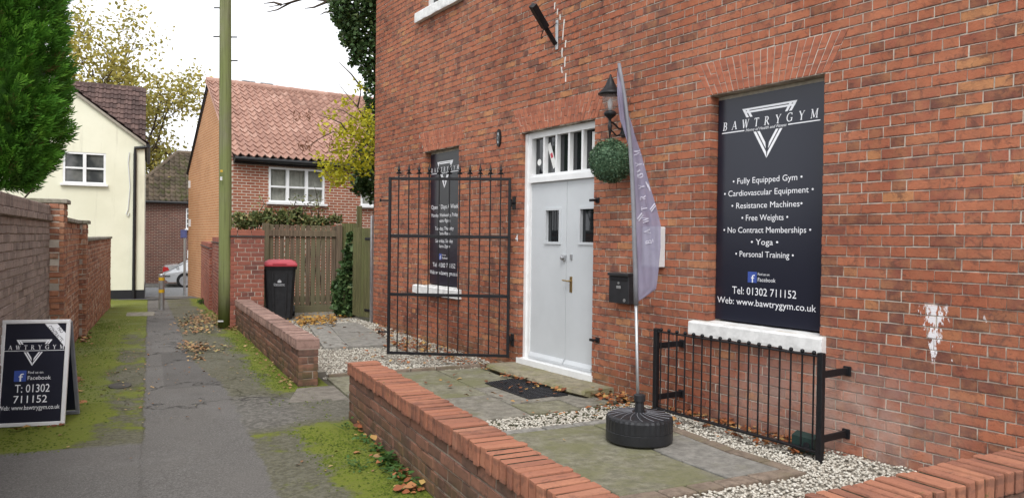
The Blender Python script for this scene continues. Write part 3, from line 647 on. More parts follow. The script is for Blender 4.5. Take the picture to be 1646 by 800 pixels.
# ================================================================== GARDEN WALLS
M['joint_dark'] = plain('mossy_dark_joint', (.030, .028, .018), .95, .1, var=.5, scale=25)
def low_wall(name, label, p0, p1, z0f, ztop, brick, cap, thick=.225, capw=.245, caph=.108, courses_n=6, side=-1, end=True, mort='mortar_dark', start_end=False):
    """free-standing wall from p0 to p1 (outer top edge line); outer face to the left of travel when side=-1"""
    p0 = V3(*p0, 0); p1 = V3(*p1, 0); L = np.linalg.norm(p1-p0); U = (p1-p0)/L
    N = V3(-U[1], U[0], 0)                           # outer normal = left of travel
    t = thing(name, label, 'wall', (*((p0+p1)/2)[:2], z0f((p0+p1)/2)))
    bt = ztop-caph; z0 = min(z0f(p0), z0f(p1))-.06
    out = Face(p0 - N*.008, U, N)
    lay(t, out, courses(0, L, bt-courses_n*.079, bt, .079, .215, .102, .010, 'english'), brick, cap=300, wj=.004, c=.005, jit=.003, dep=.05)
    inn = Face(p1 - N*(thick-.008), -U, -N)
    lay(t, inn, courses(0, L, bt-courses_n*.079, bt, .079, .215, .102, .010, 'english'), brick, 'inner_brick', cap=0, wj=.004, c=.005, jit=.003, dep=.05)
    if end:
        e = Face(p1 - N*.008, -N, U); e2 = courses(0, thick-.016, bt-courses_n*.079, bt, .079, .215, .102, .010, 'english'); lay(t, e, e2, brick, 'end_brick', wj=.003, c=.005, jit=.003, dep=.05)
    if start_end:
        e = Face(p0 - N*(thick-.008), N, -U); e2 = courses(0, thick-.016, bt-courses_n*.079, bt, .079, .215, .102, .010, 'english'); lay(t, e, e2, brick, 'end_brick', wj=.003, c=.005, jit=.003, dep=.05)
    mb = MB(); q = lambda a, n_, z: p0+U*a-N*n_+ZU*z
    i = .016
    mb.hexa([q(i*.5, i, z0), q(L-i*.6, i, z0), q(L-i*.6, thick-i, z0), q(i*.5, thick-i, z0)], [q(i*.5, i, ztop-caph), q(L-i*.6, i, ztop-caph), q(L-i*.6, thick-i, ztop-caph), q(i*.5, thick-i, ztop-caph)])
    mb.build('wall_core', M[mort], t, fix=True)
    jb = MB(); jb.hexa([q(.03, .005, ztop-caph+.004), q(L-.03, .005, ztop-caph+.004), q(L-.03, thick-.005, ztop-caph+.004), q(.03, thick-.005, ztop-caph+.004)], [q(.03, .005, ztop-.0075), q(L-.03, .005, ztop-.0075), q(L-.03, thick-.005, ztop-.0075), q(.03, thick-.005, ztop-.0075)]); jb.build('coping_joints', M['joint_dark'], t, fix=True)
    k = int(L/.079); pit = L/k; pl = wloc(t); meshes = []
    for v in range(6):
        b = MB(); b.cham((0, 0, 0), np.eye(3), ((pit-.021)/2, capw/2, caph/2), .004); vv = [(x+random.uniform(-.0018, .0018), y+random.uniform(-.004, .004), z+random.uniform(-.0025, .0025)) for x, y, z in b.v]; b.v = vv
        me = b.mesh(); me.name = 'coping_brick'; me.materials.append(cap); meshes.append(me)
    for j in range(k):
        c = p0 + U*(pit*(j+.5)) - N*(thick/2) + ZU*(ztop-caph/2+random.uniform(-.005, .005)) + N*random.uniform(-.005, .005)
        x, y, z = proj(c)
        if z < .3 or y > 960 or x > 1800: continue
        o = link('coping_brick', random.choice(meshes), None, t, c-pl); o.rotation_euler = (random.uniform(-.015, .015), random.uniform(-.012, .012), math.atan2(U[1], U[0])+random.uniform(-.012, .012))
    return t
z_al = lambda p: alley_z(p[1])
low_wall('garden_wall', 'low red brick garden wall with brick-on-edge coping in front of the patio', (1.565, 2.02), (1.565, 6.40), z_al, .416, M['low_brick'], M['cap_brick'], courses_n=7)
def wall_B():
    # outer face towards the alley (-x): travel +y
    return low_wall('garden_wall', 'low weathered brick wall between the entrance gap and the wooden pole', (1.425, 8.06), (1.335, 13.55), z_al, .40, M['low_brick'], M['cap_brick_grey'], courses_n=7, end=False, start_end=True)
wall_B()
low_wall('garden_wall', 'low brick wall with mossy coping running from patio corner up to the gym wall', (1.80, 2.245), (5.0, 2.40), z_al, .418, M['low_brick'], M['cap_brick'], courses_n=7, end=False)
# tall boundary walls on the other side of the alley
def tall_wall(name, label, x, y0, y1, ztop, brick, kind, thick=.23, mort='mortar', xs_thick=None, bond='flemish', ends=(True, True), cap=300):
    t = thing(name, label, 'wall', (x-thick/2, (y0+y1)/2, alley_z((y0+y1)/2)))
    z0 = min(alley_z(y0), alley_z(y1))-.12
    fc = Face((x, y1, 0), (0, -1, 0), (1, 0, 0)); body = ztop
    if kind == 'brick_coping': body = ztop-.20
    elif kind == 'slab': body = ztop-.055
    n0 = math.ceil((body-z0)/.077); b0 = body-n0*.077
    lay(t, fc, courses(0, y1-y0, b0, body, .077, .214, .102, .009, bond), brick, cap=cap, wj=.004, c=.005, jit=.003, dep=.05, px_min=0)
    if ends[0]:
        fe = Face((x, y0, 0), (-1, 0, 0), (0, -1, 0)); lay(t, fe, courses(0, thick, b0, body, .077, .214, .102, .009, bond), brick, 'end_brick', wj=.014 if brick is M['old_brick'] else .004, c=.009, jit=.007, dep=.06)
    MB().box((x-thick+.004, y0+.008, z0), (x-.008, y1-.004, body)).build('wall_core', M[mort], t)
    if kind == 'slab':
        y = y0-.02; k = 0
        while y < y1:
            l = random.uniform(.45, .7); l = min(l, y1+.02-y)
            b = MB().cham((x-thick/2, y+l/2, ztop-.0275+random.uniform(-.003, .003)), np.eye(3), (thick/2+.035, l/2-.004, .0275), .008); b.build('coping_stone', M['coping_stone'], t); y += l
    elif kind == 'brick_coping':
        MB().box((x-thick-.03, y0, body), (x+.012, y1, body+.012)).build('mortar_bed', M[mort], t)
        fo = Face((x+.032, y1, 0), (0, -1, 0), (1, 0, 0)); lay(t, fo, courses(0, y1-y0, body+.004, body+.080, .076, .214, .102, .009, 'header'), brick, 'oversail_brick', dep=.12, c=.006, jit=.003)
        fo = Face((x+.008, y1, 0), (0, -1, 0), (1, 0, 0)); lay(t, fo, courses(0, y1-y0, body+.080, ztop, .12, .07, .07, .008, 'header'), brick, 'coping_brick', dep=.24, c=.006, jit=.003)
        MB().box((x-thick-.02, y0, body+.075), (x-.004, y1, ztop-.006)).build('coping_core', M[mort], t)
    return t
tall_wall('boundary_wall', 'long soot-grey brick boundary wall behind the pavement sign', -1.10, 3.2, 10.68, 1.84, M['grey_brick'], 'brick_coping', mort='mortar_dark', ends=(False, False))
tall_wall('brick_pier', 'crumbling red brick pier with stone cap at the end of the grey wall', -.95, 10.68, 11.12, 1.925, M['old_brick'], 'slab', .46)
tall_wall('boundary_wall', 'old red brick boundary wall between the two piers', -.965, 11.12, 13.15, 1.70, M['old_brick'], 'slab', .26, ends=(False, False))
tall_wall('brick_pier', 'narrow dark-edged brick pier standing out of the old red wall', -.875, 13.15, 13.55, 1.70, M['old_brick'], 'slab', .40)
tall_wall('boundary_wall', 'lowest stretch of red brick boundary wall ending by the cream house', -.905, 13.55, 22.0, 1.43, M['old_brick'], 'slab', .26, ends=(False, False), cap=200)
# right-hand pier and wall beyond the low wall
RP = thing('brick_pier', 'red brick wall end with dark tile course behind the wooden pole', 'pier', (1.55, 13.7, -.1))
pf = Face((1.82, 13.62, 0), (-1, 0, 0), (0, -1, 0)); PT = 1.60
lay(RP, pf, courses(0, .56, -.1, PT-.13, .077, .214, .102, .010, 'english'), M['pier_brick'], dep=.06, wj=.002)
MB().box((1.268, 13.63, -.2), (1.81, 13.9, PT-.05)).build('wall_core', M['mortar'], RP)
MB().cham((1.54, 13.75, PT-.118), np.eye(3), (.295, .145, .011), .003).build('tile_course', plain('dark_tile', (.05, .04, .04), .7), RP)
pc = Face((1.82, 13.615, 0), (-1, 0, 0), (0, -1, 0)); lay(RP, pc, courses(0, .56, PT-.105, PT, .104, .215, .21, .01, 'stretcher'), M['pier_brick'], 'coping_brick', dep=.22)
lay(RP, Face((1.26, 13.625, 0), (0, 1, 0), (-1, 0, 0)), courses(0, .26, -.2, PT-.13, .077, .214, .102, .010, 'english'), M['pier_brick'], 'side_brick', dep=.06, wj=.002)
def side_wall(y0, y1, x0, x1, zt0, zt1, label, brick):
    t = thing('boundary_wall', label, 'wall', ((x0+x1)/2, (y0+y1)/2, alley_z((y0+y1)/2))); d = V3(x1-x0, y1-y0, 0); L = np.linalg.norm(d); U = d/L; N = V3(-U[1], U[0], 0)
    f = Face((x0, y0, 0), U, N); z0 = alley_z(y1)-.1
    lay(t, f, courses(0, L, z0, zt1, .077, .214, .102, .010, 'english'), brick, dep=.05, wj=.002, cap=120)
    q = lambda a, n_, z: V3(x0, y0, 0)+U*a-N*n_+ZU*z
    MB().hexa([q(.01, .008, z0), q(L-.01, .008, z0), q(L-.01, .22, z0), q(.01, .22, z0)], [q(.01, .008, zt1), q(L-.01, .008, zt1), q(L-.01, .22, zt1), q(.01, .22, zt1)]).build('wall_core', M['mortar'], t, fix=True)
    MB().hexa([q(0, -.03, zt1), q(L, -.03, zt1), q(L, .25, zt1), q(0, .25, zt1)], [q(0, -.03, zt1+.02), q(L, -.03, zt1+.02), q(L, .25, zt1+.02), q(0, .25, zt1+.02)]).build('tile_course', M['coping_dark'], t, fix=True)
    k = int(L/.3)
    for j in range(k): MB().obox(q(L*(j+.5)/k, .11, zt1+.072), (U, N, ZU), (L/k/2-.006, .11, .052)).build('coping_brick', brick, t)
    f2 = Face(q(0, .22, 0), N, -U); lay(t, f2, courses(0, .22, z0, zt1, .077, .214, .102, .010, 'english'), brick, 'end_brick', dep=.05, wj=.002)
M['coping_dark'] = plain('dark_tile_course', (.05, .04, .04), .7)
side_wall(13.9, 19.2, 1.30, 1.36, 1.40, 1.33, 'brick boundary wall stretching behind the wooden pole', M['pier_brick'])
side_wall(19.2, 25.2, 1.30, 1.46, 1.30, 1.18, 'farther brick boundary wall with dark coping beside the orange gable', M['pier_brick'])
# ================================================================== YARD PAVING
yard = thing('yard_paving', 'flagstone paving of the small front yard', None, (2.6, 6.0, -.1)); yard['kind'] = 'structure'
def flag(poly, mat, top=.022, name='flagstone', th=.05, gap=.012, tilt=.006):
    c = np.mean([np.array(p) for p in poly], 0); P = []
    tx, ty = random.uniform(-tilt, tilt), random.uniform(-tilt, tilt)
    for p in poly:
        d = np.array(p)-c; l = np.linalg.norm(d); d = d*(1-gap/l) + np.array([random.uniform(-.004, .004), random.uniform(-.004, .004)]); P.append(c+d)
    Q = [c+(p-c)*(1-.007/np.linalg.norm(p-c)) for p in P]; n = len(P)
    zz = lambda p: yard_z(*p)+top+tx*(p[0]-c[0])*2+ty*(p[1]-c[1])*2
    vs_ = [(*p, zz(p)) for p in Q] + [(*p, zz(p)-.007) for p in P] + [(*p, yard_z(*p)-th) for p in P]
    mb = MB().add(vs_, [tuple(range(n))] + [(i, (i+1) % n, n+(i+1) % n, n+i)[::-1] for i in range(n)] + [(n+i, n+(i+1) % n, 2*n+(i+1) % n, 2*n+i)[::-1] for i in range(n)])
    return mb.build(name, mat, yard, origin=(c[0], c[1], yard_z(*c)), fix=True)
rc = lambda x0, x1, y0, y1: [(x0, y0), (x1, y0), (x1, y1), (x0, y1)]
flags_px = []
PAVED = []
def pave(poly, mat, **k): PAVED.append(np.array(poly)); return flag(poly, mat, **k)
# path from the gap to the door
for x0, x1, cuts in ((1.82, 2.50, (6.02, 6.72, 7.55, 8.50)), (2.50, 3.16, (6.0, 6.95, 7.75, 8.52)), (3.16, 3.72, (6.03, 6.45, 7.35, 8.45)), (3.72, 4.06, (6.12, 6.75, 7.9))):
    for a, b in zip(cuts, cuts[1:]): pave(rc(x0, x1, a, b), random.choice([M['flag'], M['flag_green'], M['flag']]))
pave([(4.06, 6.15), (4.36, 6.2), (4.30, 6.7), (4.06, 6.7)], M['flag'])
pave([(1.22, 6.44), (1.80, 6.40), (1.80, 7.22), (1.15, 7.30)], M['slab'], top=.02)
pave([(1.20, 7.32), (1.80, 7.24), (1.80, 8.0), (1.40, 7.98)], M['slab'], top=.03)
pave([(1.20, 5.98), (1.54, 6.0), (1.54, 6.40), (1.25, 6.42)], M['slab'], top=.012)
for i in range(7): pave(rc(1.85+i*.33, 1.85+(i+1)*.33, 8.53+.0*i, 8.60), M['paver'], name='edging_stone', top=.045)
# patio with the flag base
PX0, PX1, PY0, PY1 = 1.80, 4.04, 3.60, 5.52
for p, mt in ((rc(1.80, 2.58, 3.74, 4.42), 'flag_green'), (rc(2.58, 3.44, 3.74, 4.42), 'flag_green'), (rc(1.80, 2.58, 4.42, 5.40), 'flag_green'), (rc(2.58, 3.44, 4.42, 5.40), 'flag_green'), (rc(3.44, 3.92, 3.74, 4.22), 'flag_grey'), (rc(3.44, 3.92, 4.22, 4.80), 'flag_grey'), (rc(3.44, 3.92, 4.80, 5.40), 'flag_green')): pave(p, M[mt])
x = PX0
while x < PX1-.05: 
    l = min(random.choice([.22, .3, .42]), PX1-x); pave(rc(x, x+l, PY0, 3.74), M['paver'], name='paver', top=.022); x += l
x = PX0
while x < PX1-.05:
    l = min(random.choice([.3, .45, .6]), PX1-x); pave(rc(x, x+l, 5.40, PY1), M['flag_grey'], name='paver', top=.022); x += l
y = 3.74
while y < 5.39:
    l = min(random.choice([.2, .28, .36]), 5.40-y); pave(rc(3.92, PX1, y, y+l), M['paver'], name='paver', top=.022); y += l
# slabs towards the bin
for p in ([(2.18, 10.36), (2.52, 10.33), (2.72, 12.85), (2.42, 12.9)], [(2.52, 10.33), (3.16, 10.28), (3.22, 11.5), (2.62, 11.6)], [(2.62, 11.6), (3.22, 11.5), (3.22, 12.6), (2.72, 12.7)]): pave(p, M['flag_grey'], top=.035)
pave([(3.95, 2.95), (4.35, 3.05), (4.3, 3.28), (4.0, 3.22)], M['flag_grey'], top=.03, name='loose_slab')
# gravel
def inside(poly, x, y, grow=.0):
    r = np.zeros(len(x), bool); n = len(poly); j = n-1
    for i in range(n):
        xi, yi = poly[i]; xj, yj = poly[j]; r ^= ((yi > y) != (yj > y)) & (x < (xj-xi)*(y-yi)/(yj-yi+1e-12)+xi); j = i
    return r
N = 62000; gx = RNG.uniform(1.8, 5.1, N); gy = RNG.uniform(2.45, 13.4, N)
fu = (gx-FO[0])*FD[0]+(gy-FO[1])*FD[1]; fwv = (gx-FO[0])*FN[0]+(gy-FO[1])*FN[1]
keep = (fwv > .012) & ~((gy > 8.6) & (gy < 9.2) & (gx < 1.9)); stepm = (fu > 3.38) & (fu < 5.32) & (fwv < .45); keep &= ~stepm
for p in PAVED: keep &= ~inside(p, gx, gy)
keep &= ~((gy > 6.1) & (gy < 8.5)) | (fu > 9)
dens = np.where(gy > 9, .55, 1.); keep &= RNG.uniform(0, 1, N) < dens
gx, gy = gx[keep], gy[keep]; N = len(gx)
ico = [(0, 0, 1.), (.894, 0, .447), (.276, .851, .447), (-.724, .526, .447), (-.724, -.526, .447), (.276, -.851, .447), (.724, .526, -.447), (-.276, .851, -.447), (-.894, 0, -.447), (-.276, -.851, -.447), (.724, -.526, -.447), (0, 0, -1.)]
icf = [(0, 1, 2), (0, 2, 3), (0, 3, 4), (0, 4, 5), (0, 5, 1), (1, 6, 2), (2, 7, 3), (3, 8, 4), (4, 9, 5), (5, 10, 1), (2, 6, 7), (3, 7, 8), (4, 8, 9), (5, 9, 10), (1, 10, 6), (6, 11, 7), (7, 11, 8), (8, 11, 9), (9, 11, 10), (10, 11, 6)]
sc_ = np.stack([RNG.uniform(.008, .0175, N), RNG.uniform(.007, .0125, N), RNG.uniform(.005, .009, N)], 1)
Mt = rand_rot(N, .5)*sc_[:, None, :]
gz = np.array([yard_z(x_, y_) for x_, y_ in zip(gx, gy)]) + RNG.uniform(-.006, .012, N)
grv = scatter('gravel', M['gravel'], None, ico, icf, Mt, np.stack([gx, gy, gz], 1), RNG.uniform(0, 1, N))
tag(grv, 'pale limestone gravel between the paving and the gym wall', 'gravel')
# ================================================================== LETTERING
def text_mesh(body, font_shear=0.):
    cu = bpy.data.curves.new('t', 'FONT'); cu.body = body; cu.size = 1.; cu.resolution_u = 3; cu.shear = font_shear
    ob = bpy.data.objects.new('t', cu); COL.objects.link(ob); bpy.context.view_layer.update()
    me = bpy.data.meshes.new_from_object(ob.evaluated_get(bpy.context.evaluated_depsgraph_get())); bpy.data.objects.remove(ob); bpy.data.curves.remove(cu)
    v = np.empty(len(me.vertices)*3); me.vertices.foreach_get('co', v); v = v.reshape(-1, 3); f = [tuple(p.vertices) for p in me.polygons]; bpy.data.meshes.remove(me)
    return v, f
class Sheet2D:
    """flat print placed on a surface: pt(x, y, lift) -> world"""
    def __init__(s, pt, parent): s.pt = pt; s.par = parent
    def text(s, body, cx, base, width, height, mat, name='lettering', shear=0., lift=.0012, align='c'):
        v, f = text_mesh(body, shear); x0, x1 = v[:, 0].min(), v[:, 0].max(); k = width/(x1-x0); h = height/.69
        off = cx - width/2 if align == 'c' else cx
        return MB().add([s.pt((p[0]-x0)*k+off, base+p[1]*h, lift) for p in v], f).build(name, mat, s.par)
    def polys(s, polys, mat, name, lift=.0012):
        mb = MB()
        for i, p in enumerate(polys): mb.add([s.pt(x, y, lift+.00012*(i % 9)) for x, y in p], [tuple(range(len(p)))])
        return mb.build(name, mat, s.par)
def stroke(p, q, w0, w1=None):
    w1 = w0 if w1 is None else w1; p, q = np.array(p, float), np.array(q, float); d = q-p; n = np.array([-d[1], d[0]])/np.linalg.norm(d)
    return [tuple(p-n*w0/2), tuple(q-n*w1/2), tuple(q+n*w1/2), tuple(p+n*w0/2)]
def arc(cx, cy, rx, ry, a0, a1, thin, thick, n=10):
    out = []; A = np.linspace(math.radians(a0), math.radians(a1), n+1)
    wd = lambda a: thin+(thick-thin)*abs(math.cos(a))
    for a, b in zip(A, A[1:]): out.append([(cx+(rx-wd(a)/2)*math.cos(a), cy+(ry-wd(a)/2)*math.sin(a)), (cx+(rx+wd(a)/2)*math.cos(a), cy+(ry+wd(a)/2)*math.sin(a)), (cx+(rx+wd(b)/2)*math.cos(b), cy+(ry+wd(b)/2)*math.sin(b)), (cx+(rx-wd(b)/2)*math.cos(b), cy+(ry-wd(b)/2)*math.sin(b))])
    return out
TK, TN = .14, .06
def sf(x, y, w_=.26): return [stroke((x-w_/2, y), (x+w_/2, y), TN)]
GLY = {
 'B': [stroke((.14, 0), (.14, 1), TK)] + sf(.12, .03) + sf(.12, .97) + arc(.26, .74, .24, .235, -90, 90, TN, TK) + arc(.28, .265, .29, .245, -90, 90, TN, TK),
 'A': [stroke((.06, 0), (.36, 1), TN), stroke((.36, 1), (.68, 0), TK), stroke((.16, .34), (.56, .34), TN)] + sf(.06, .03, .22) + sf(.68, .03, .26),
 'W': [stroke((.06, 1), (.28, 0), TK), stroke((.28, 0), (.50, .95), TN), stroke((.48, 1), (.70, 0), TK), stroke((.70, 0), (.93, 1), TN)] + sf(.08, .97, .24) + sf(.47, .97, .2) + sf(.92, .97, .2),
 'T': [stroke((.34, 0), (.34, 1), TK), stroke((.02, .96), (.66, .96), TN*1.3), stroke((.03, .98), (.03, .78), TN), stroke((.65, .98), (.65, .78), TN)] + sf(.34, .03),
 'R': [stroke((.14, 0), (.14, 1), TK), stroke((.32, .5), (.66, 0), TK)] + sf(.13, .03) + sf(.12, .97) + sf(.68, .03, .16) + arc(.26, .73, .25, .24, -90, 90, TN, TK),
 'Y': [stroke((.06, 1), (.36, .45), TK), stroke((.66, 1), (.36, .45), TN), stroke((.36, 0), (.36, .5), TK)] + sf(.08, .97, .24) + sf(.65, .97, .2) + sf(.36, .03),
 'G': arc(.42, .5, .37, .48, 42, 330, TN, TK, 16) + [stroke((.70, .06), (.70, .42), TK)] + sf(.68, .42, .28) + [stroke((.69, .97), (.69, .72), TN)],
 'M': [stroke((.12, 0), (.14, 1), TN), stroke((.13, 1), (.46, .08), TK), stroke((.46, .08), (.80, 1), TN), stroke((.81, 0), (.80, 1), TK)] + sf(.12, .03, .22) + sf(.82, .03, .28) + sf(.11, .97, .2) + sf(.82, .97, .22)}
GW = {'B': .6, 'A': .74, 'W': .98, 'T': .68, 'R': .76, 'Y': .72, 'G': .82, 'M': .94}
def serif_word(word, x0, x1, base, h, shear=0.):
    kx = h*.95; tot = sum(GW[c] for c in word)*kx; gap = (x1-x0-tot)/(len(word)-1); out = []; x = x0
    for c in word:
        out.append([[(x+px*kx+shear*py*h, base+py*h) for px, py in p] for p in GLY[c]])
        x += GW[c]*kx+gap
    return out
def logo(sh, cx, base, W, name_mat, tagline=True, shear=.12):
    """double-line triangle, broken by the word, with underline; base = word baseline, W = word width"""
    x0 = cx-W/2; X = lambda t: x0+t*W; mat = name_mat
    top, apex = base+.170*W, base-.285*W; xa = X(.49); polys = []
    A, B, P = np.array([X(.225), top]), np.array([X(.785), top]), np.array([xa, apex])
    for (o0, o1), (t0, t1) in zip(((0., .023), (.034, .057)), ((0., .017), (.025, .042))):
        o0 *= W; o1 *= W; t0 *= W; t1 *= W
        polys.append([(A[0]+t0*.6, top-t0), (B[0]-t0*.6, top-t0), (B[0]-t1*.6, top-t1), (A[0]+t1*.6, top-t1)])
        for E, sg in ((A, 1), (B, -1)):
            xe = lambda yy, o: (E[0]+(P[0]-E[0])*(top-yy)/(top-apex)) + sg*o*1.15
            for ya, yb in ((top, base+.090*W), (base-.045*W, None)):
                if yb is None:
                    yo0 = apex+o0*2.4; yo1 = apex+o1*2.4
                    polys.append([(xe(ya, o0), ya), (xe(ya, o1), ya), (xe(yo1, o1), yo1), (xe(yo0, o0), yo0)])
                else: polys.append([(xe(ya, o0), ya), (xe(ya, o1), ya), (xe(yb, o1), yb), (xe(yb, o0), yb)])
    sh.polys(polys, mat, 'triangle_emblem', .0012)
    for lt in serif_word('BAWTRYGYM', X(.01), X(.975), base, .074*W, shear): sh.polys(lt, mat, 'letter', .0014)
    y = base-.022*W; t = .0045*W
    if tagline:
        for a, b in ((0., .25), (.70, 1.)): sh.polys([[(X(a), y-t), (X(b), y-t), (X(b), y+t), (X(a), y+t)]], mat, 'underline', .0012)
        sh.text('Home of Health and Fitness', cx-.025*W, y-.012*W, .42*W, .026*W, mat, 'tagline', .35)
    else: sh.polys([[(X(0), y-t), (X(1), y-t), (X(1), y+t), (X(0), y+t)]], mat, 'underline', .0012)
def fb(sh, cx, base, h):
    sh.polys([[(cx-h*2.15, base-h*.42), (cx-h*.95, base-h*.42), (cx-h*.95, base+h*.78), (cx-h*2.15, base+h*.78)]], M['blue'], 'blue_square', .0010)
    sh.text('f', cx-h*1.45, base-h*.40, h*.5, h*.85, M['print'], 'lettering', lift=.0016)
    sh.text('Find us on', cx-h*.8, base+h*.42, h*1.5, h*.28, M['print'], align='l'); sh.text('Facebook', cx-h*.8, base-h*.25, h*2.3, h*.42, M['print'], align='l')
def sign_on_facade(name, label, u0, u1, v0, v1, w_):
    t = thing(name, label, 'sign', F((u0+u1)/2, v0, w_))
    mb = MB(); fbox(mb, u0, u1, v0, v1, w_-.012, w_); mb.build('sign_panel', M['navy'], t, fix=True)
    return t, Sheet2D(lambda x, y, l: F(u1-x, v0+y, w_+l), t)
# big window sign: local x from its left (far) edge, y from its foot
SW = -.10; W1CX, W1W, W2CX, W2W = 1.617, .985, 7.33, .88
t, sh = sign_on_facade('window_sign', 'large navy gym sign listing classes, telephone and web address', W1[0]+.004, W1[1]-.012, .800, 2.775, SW)
c_ = (W1[1]-.012)-W1CX; SWD = W1W
logo(sh, c_, 1.695, SWD, M['print'])
def row_at(body, xl, xr, py, u_left, h):
    (ul, vl), (ur, vr) = fac(xl, py, SW), fac(xr, py, SW); sh.text(body, u_left-(ul+ur)/2, fac((xl+xr)/2, py, SW)[1]-.8, abs(ul-ur), h, M['print'])
UL = W1[1]-.012
for body, xl, xr, py, h in [('• Fully Equipped Gym •', 1178, 1290, 292.5, .05), ('• Cardiovascular Equipment •', 1164, 1308, 312.5, .05), ('• Resistance Machines•', 1176, 1290, 333.5, .05), ('• Free Weights •', 1192, 1267, 354, .05), ('• No Contract Memberships •', 1163, 1304, 374, .05), ('• Yoga •', 1207, 1251, 393.5, .05), ('• Personal Training •', 1182, 1276, 413.5, .05), ('Tel: 01302 711152', 1177, 1280, 475.5, .064), ('Web: www.bawtrygym.co.uk', 1153, 1312, 493.5, .056)]: row_at(body, xl, xr, py, UL, h)
fb(sh, UL-fac(1228, 449, SW)[0], fac(1228, 449, SW)[1]-.8, .078)
t, sh = sign_on_facade('window_sign', 'narrow navy opening hours sign behind the open iron gate', W2[0]+.004, W2[1]-.012, .800, 2.775, SW)
c_ = (W2[1]-.012)-W2CX; SWD = W2W
logo(sh, c_, 1.695, SWD, M['print'])
UL = W2[1]-.012
for body, wd, py, h in [('Open 7 Days A Week', .84, 335.3, .062), ('Monday, Wednesday, Friday', .82, 348, .05), ('6am-9pm', .36, 357, .05), ('Tuesday, Thursday', .58, 369.5, .05), ('7am-9pm', .36, 377.6, .05), ('Saturday, Sunday', .54, 389.6, .05), ('8am-2pm', .36, 398, .05), ('Tel: 01302 711152', .70, 429.6, .064), ('Web: www.bawtrygym.co.uk', .90, 441.6, .06)]:
    sh.text(body, c_, fac(714, py, SW)[1]-.8, wd, h, M['print'])
fb(sh, c_, fac(714, 414, SW)[1]-.8, .075)
# ------------------------------------------------------------------ pavement sign (A-board)
def a_board():
    BR, BL = G(104, 682), G(-9, 687); X = BR-BL; Wd = np.linalg.norm(X); X /= Wd; Bk = V3(-X[1], X[0], 0); Bk = Bk if Bk[1] > 0 else -Bk
    topz = .765; tilt = .15; Hh = math.hypot(topz+.1, tilt); Y = (Bk*tilt + ZU*(topz+.1))/Hh; Nn = np.cross(X, Y)
    t = thing('pavement_sign', 'black and silver framed pavement sign board standing by the grey wall', 'sign', (BL+BR)/2)
    P = lambda x, y, l=0.: BL + X*x + Y*y + Nn*l
    alu = plain('brushed_aluminium', (.74, .74, .75), .45, .5, .25, var=.05)
    def slab(x0, x1, y0, y1, l0, l1, name, mat, par): return MB().hexa([P(x0, y0, l0), P(x1, y0, l0), P(x1, y1, l0), P(x0, y1, l0)], [P(x0, y0, l1), P(x1, y0, l1), P(x1, y1, l1), P(x0, y1, l1)]).build(name, mat, par, fix=True)
    fr = .032
    slab(fr, Wd-fr, fr, Hh-fr, -.012, .004, 'sign_panel', M['navy'], t)
    mb = MB()
    for x0, x1, y0, y1 in ((0, Wd, 0, fr), (0, Wd, Hh-fr, Hh), (0, fr, fr, Hh-fr), (Wd-fr, Wd, fr, Hh-fr)): mb.cham(P((x0+x1)/2, (y0+y1)/2, .0), (X, Y, Nn), ((x1-x0)/2, (y1-y0)/2, .013), .004)
    mb.build('frame', alu, t)
    # rear leaf
    B2 = BL + Bk*.40; Y2 = (P(0, Hh) - Bk*.0 + Bk*.03) - B2; h2 = np.linalg.norm(Y2); Y2 = Y2/h2; N2 = np.cross(X, Y2); P2 = lambda x, y, l=0.: B2+X*x+Y2*y+N2*l
    mb = MB()
    for x0, x1, y0, y1 in ((0, Wd, 0, fr), (0, Wd, h2-fr-.02, h2-.02), (0, fr, fr, h2-fr-.02), (Wd-fr, Wd, fr, h2-fr-.02)): mb.cham(P2((x0+x1)/2, (y0+y1)/2), (X, Y2, N2), ((x1-x0)/2, (y1-y0)/2, .012), .004)
    mb.build('rear_frame', M['pole_grey'], t)
    mb = MB().obox(P2(Wd/2, h2/2), (X, Y2, N2), (Wd/2-fr, h2/2-fr-.01, .005)); mb.build('rear_panel', M['navy'], t)
    sh = Sheet2D(lambda x, y, l: P(x, y, .004+l), t)
    k = Wd/113.; c = Wd*.482; ph = lambda py: Hh*(682-py)/174.
    logo(sh, c, ph(557), Wd*.93, M['print'], False, 0.)
    fb(sh, c+.03, ph(603), .075)
    sh.text('T: 01302', c+.01, ph(627), .29*Wd/.5*.86, .065, M['print']); sh.text('711152', c, ph(644), .28*Wd/.5*.86, .060, M['print']); sh.text('Web: www.bawtrygym.co.uk', c-.005, ph(655), Wd*.88, .036, M['print'])
    # corner flash
    a0, a1 = (Wd-fr-.165, Hh-fr), (Wd-fr, Hh-fr-.20); b0, b1 = (Wd-fr-.07, Hh-fr), (Wd-fr, Hh-fr-.085)
    sh.polys([[a0, a1, b1, b0]], M['print'], 'corner_flash', .0012)
    ang = math.atan2(a1[1]-a0[1], a1[0]-a0[0]); cx, cy = (a0[0]+a1[0]+b0[0]+b1[0])/4, (a0[1]+a1[1]+b0[1]+b1[1])/4
    s2 = Sheet2D(lambda x, y, l: P(cx+x*math.cos(ang)-y*math.sin(ang), cy+x*math.sin(ang)+y*math.cos(ang), .004+l), t)
    dark = plain('dark_print', (.05, .05, .06), .5)
    s2.text('NO', .0, .008, .05, .032, dark, lift=.0022); s2.text('CONTRACTS', .0, -.04, .165, .032, dark, lift=.0022)
a_board()
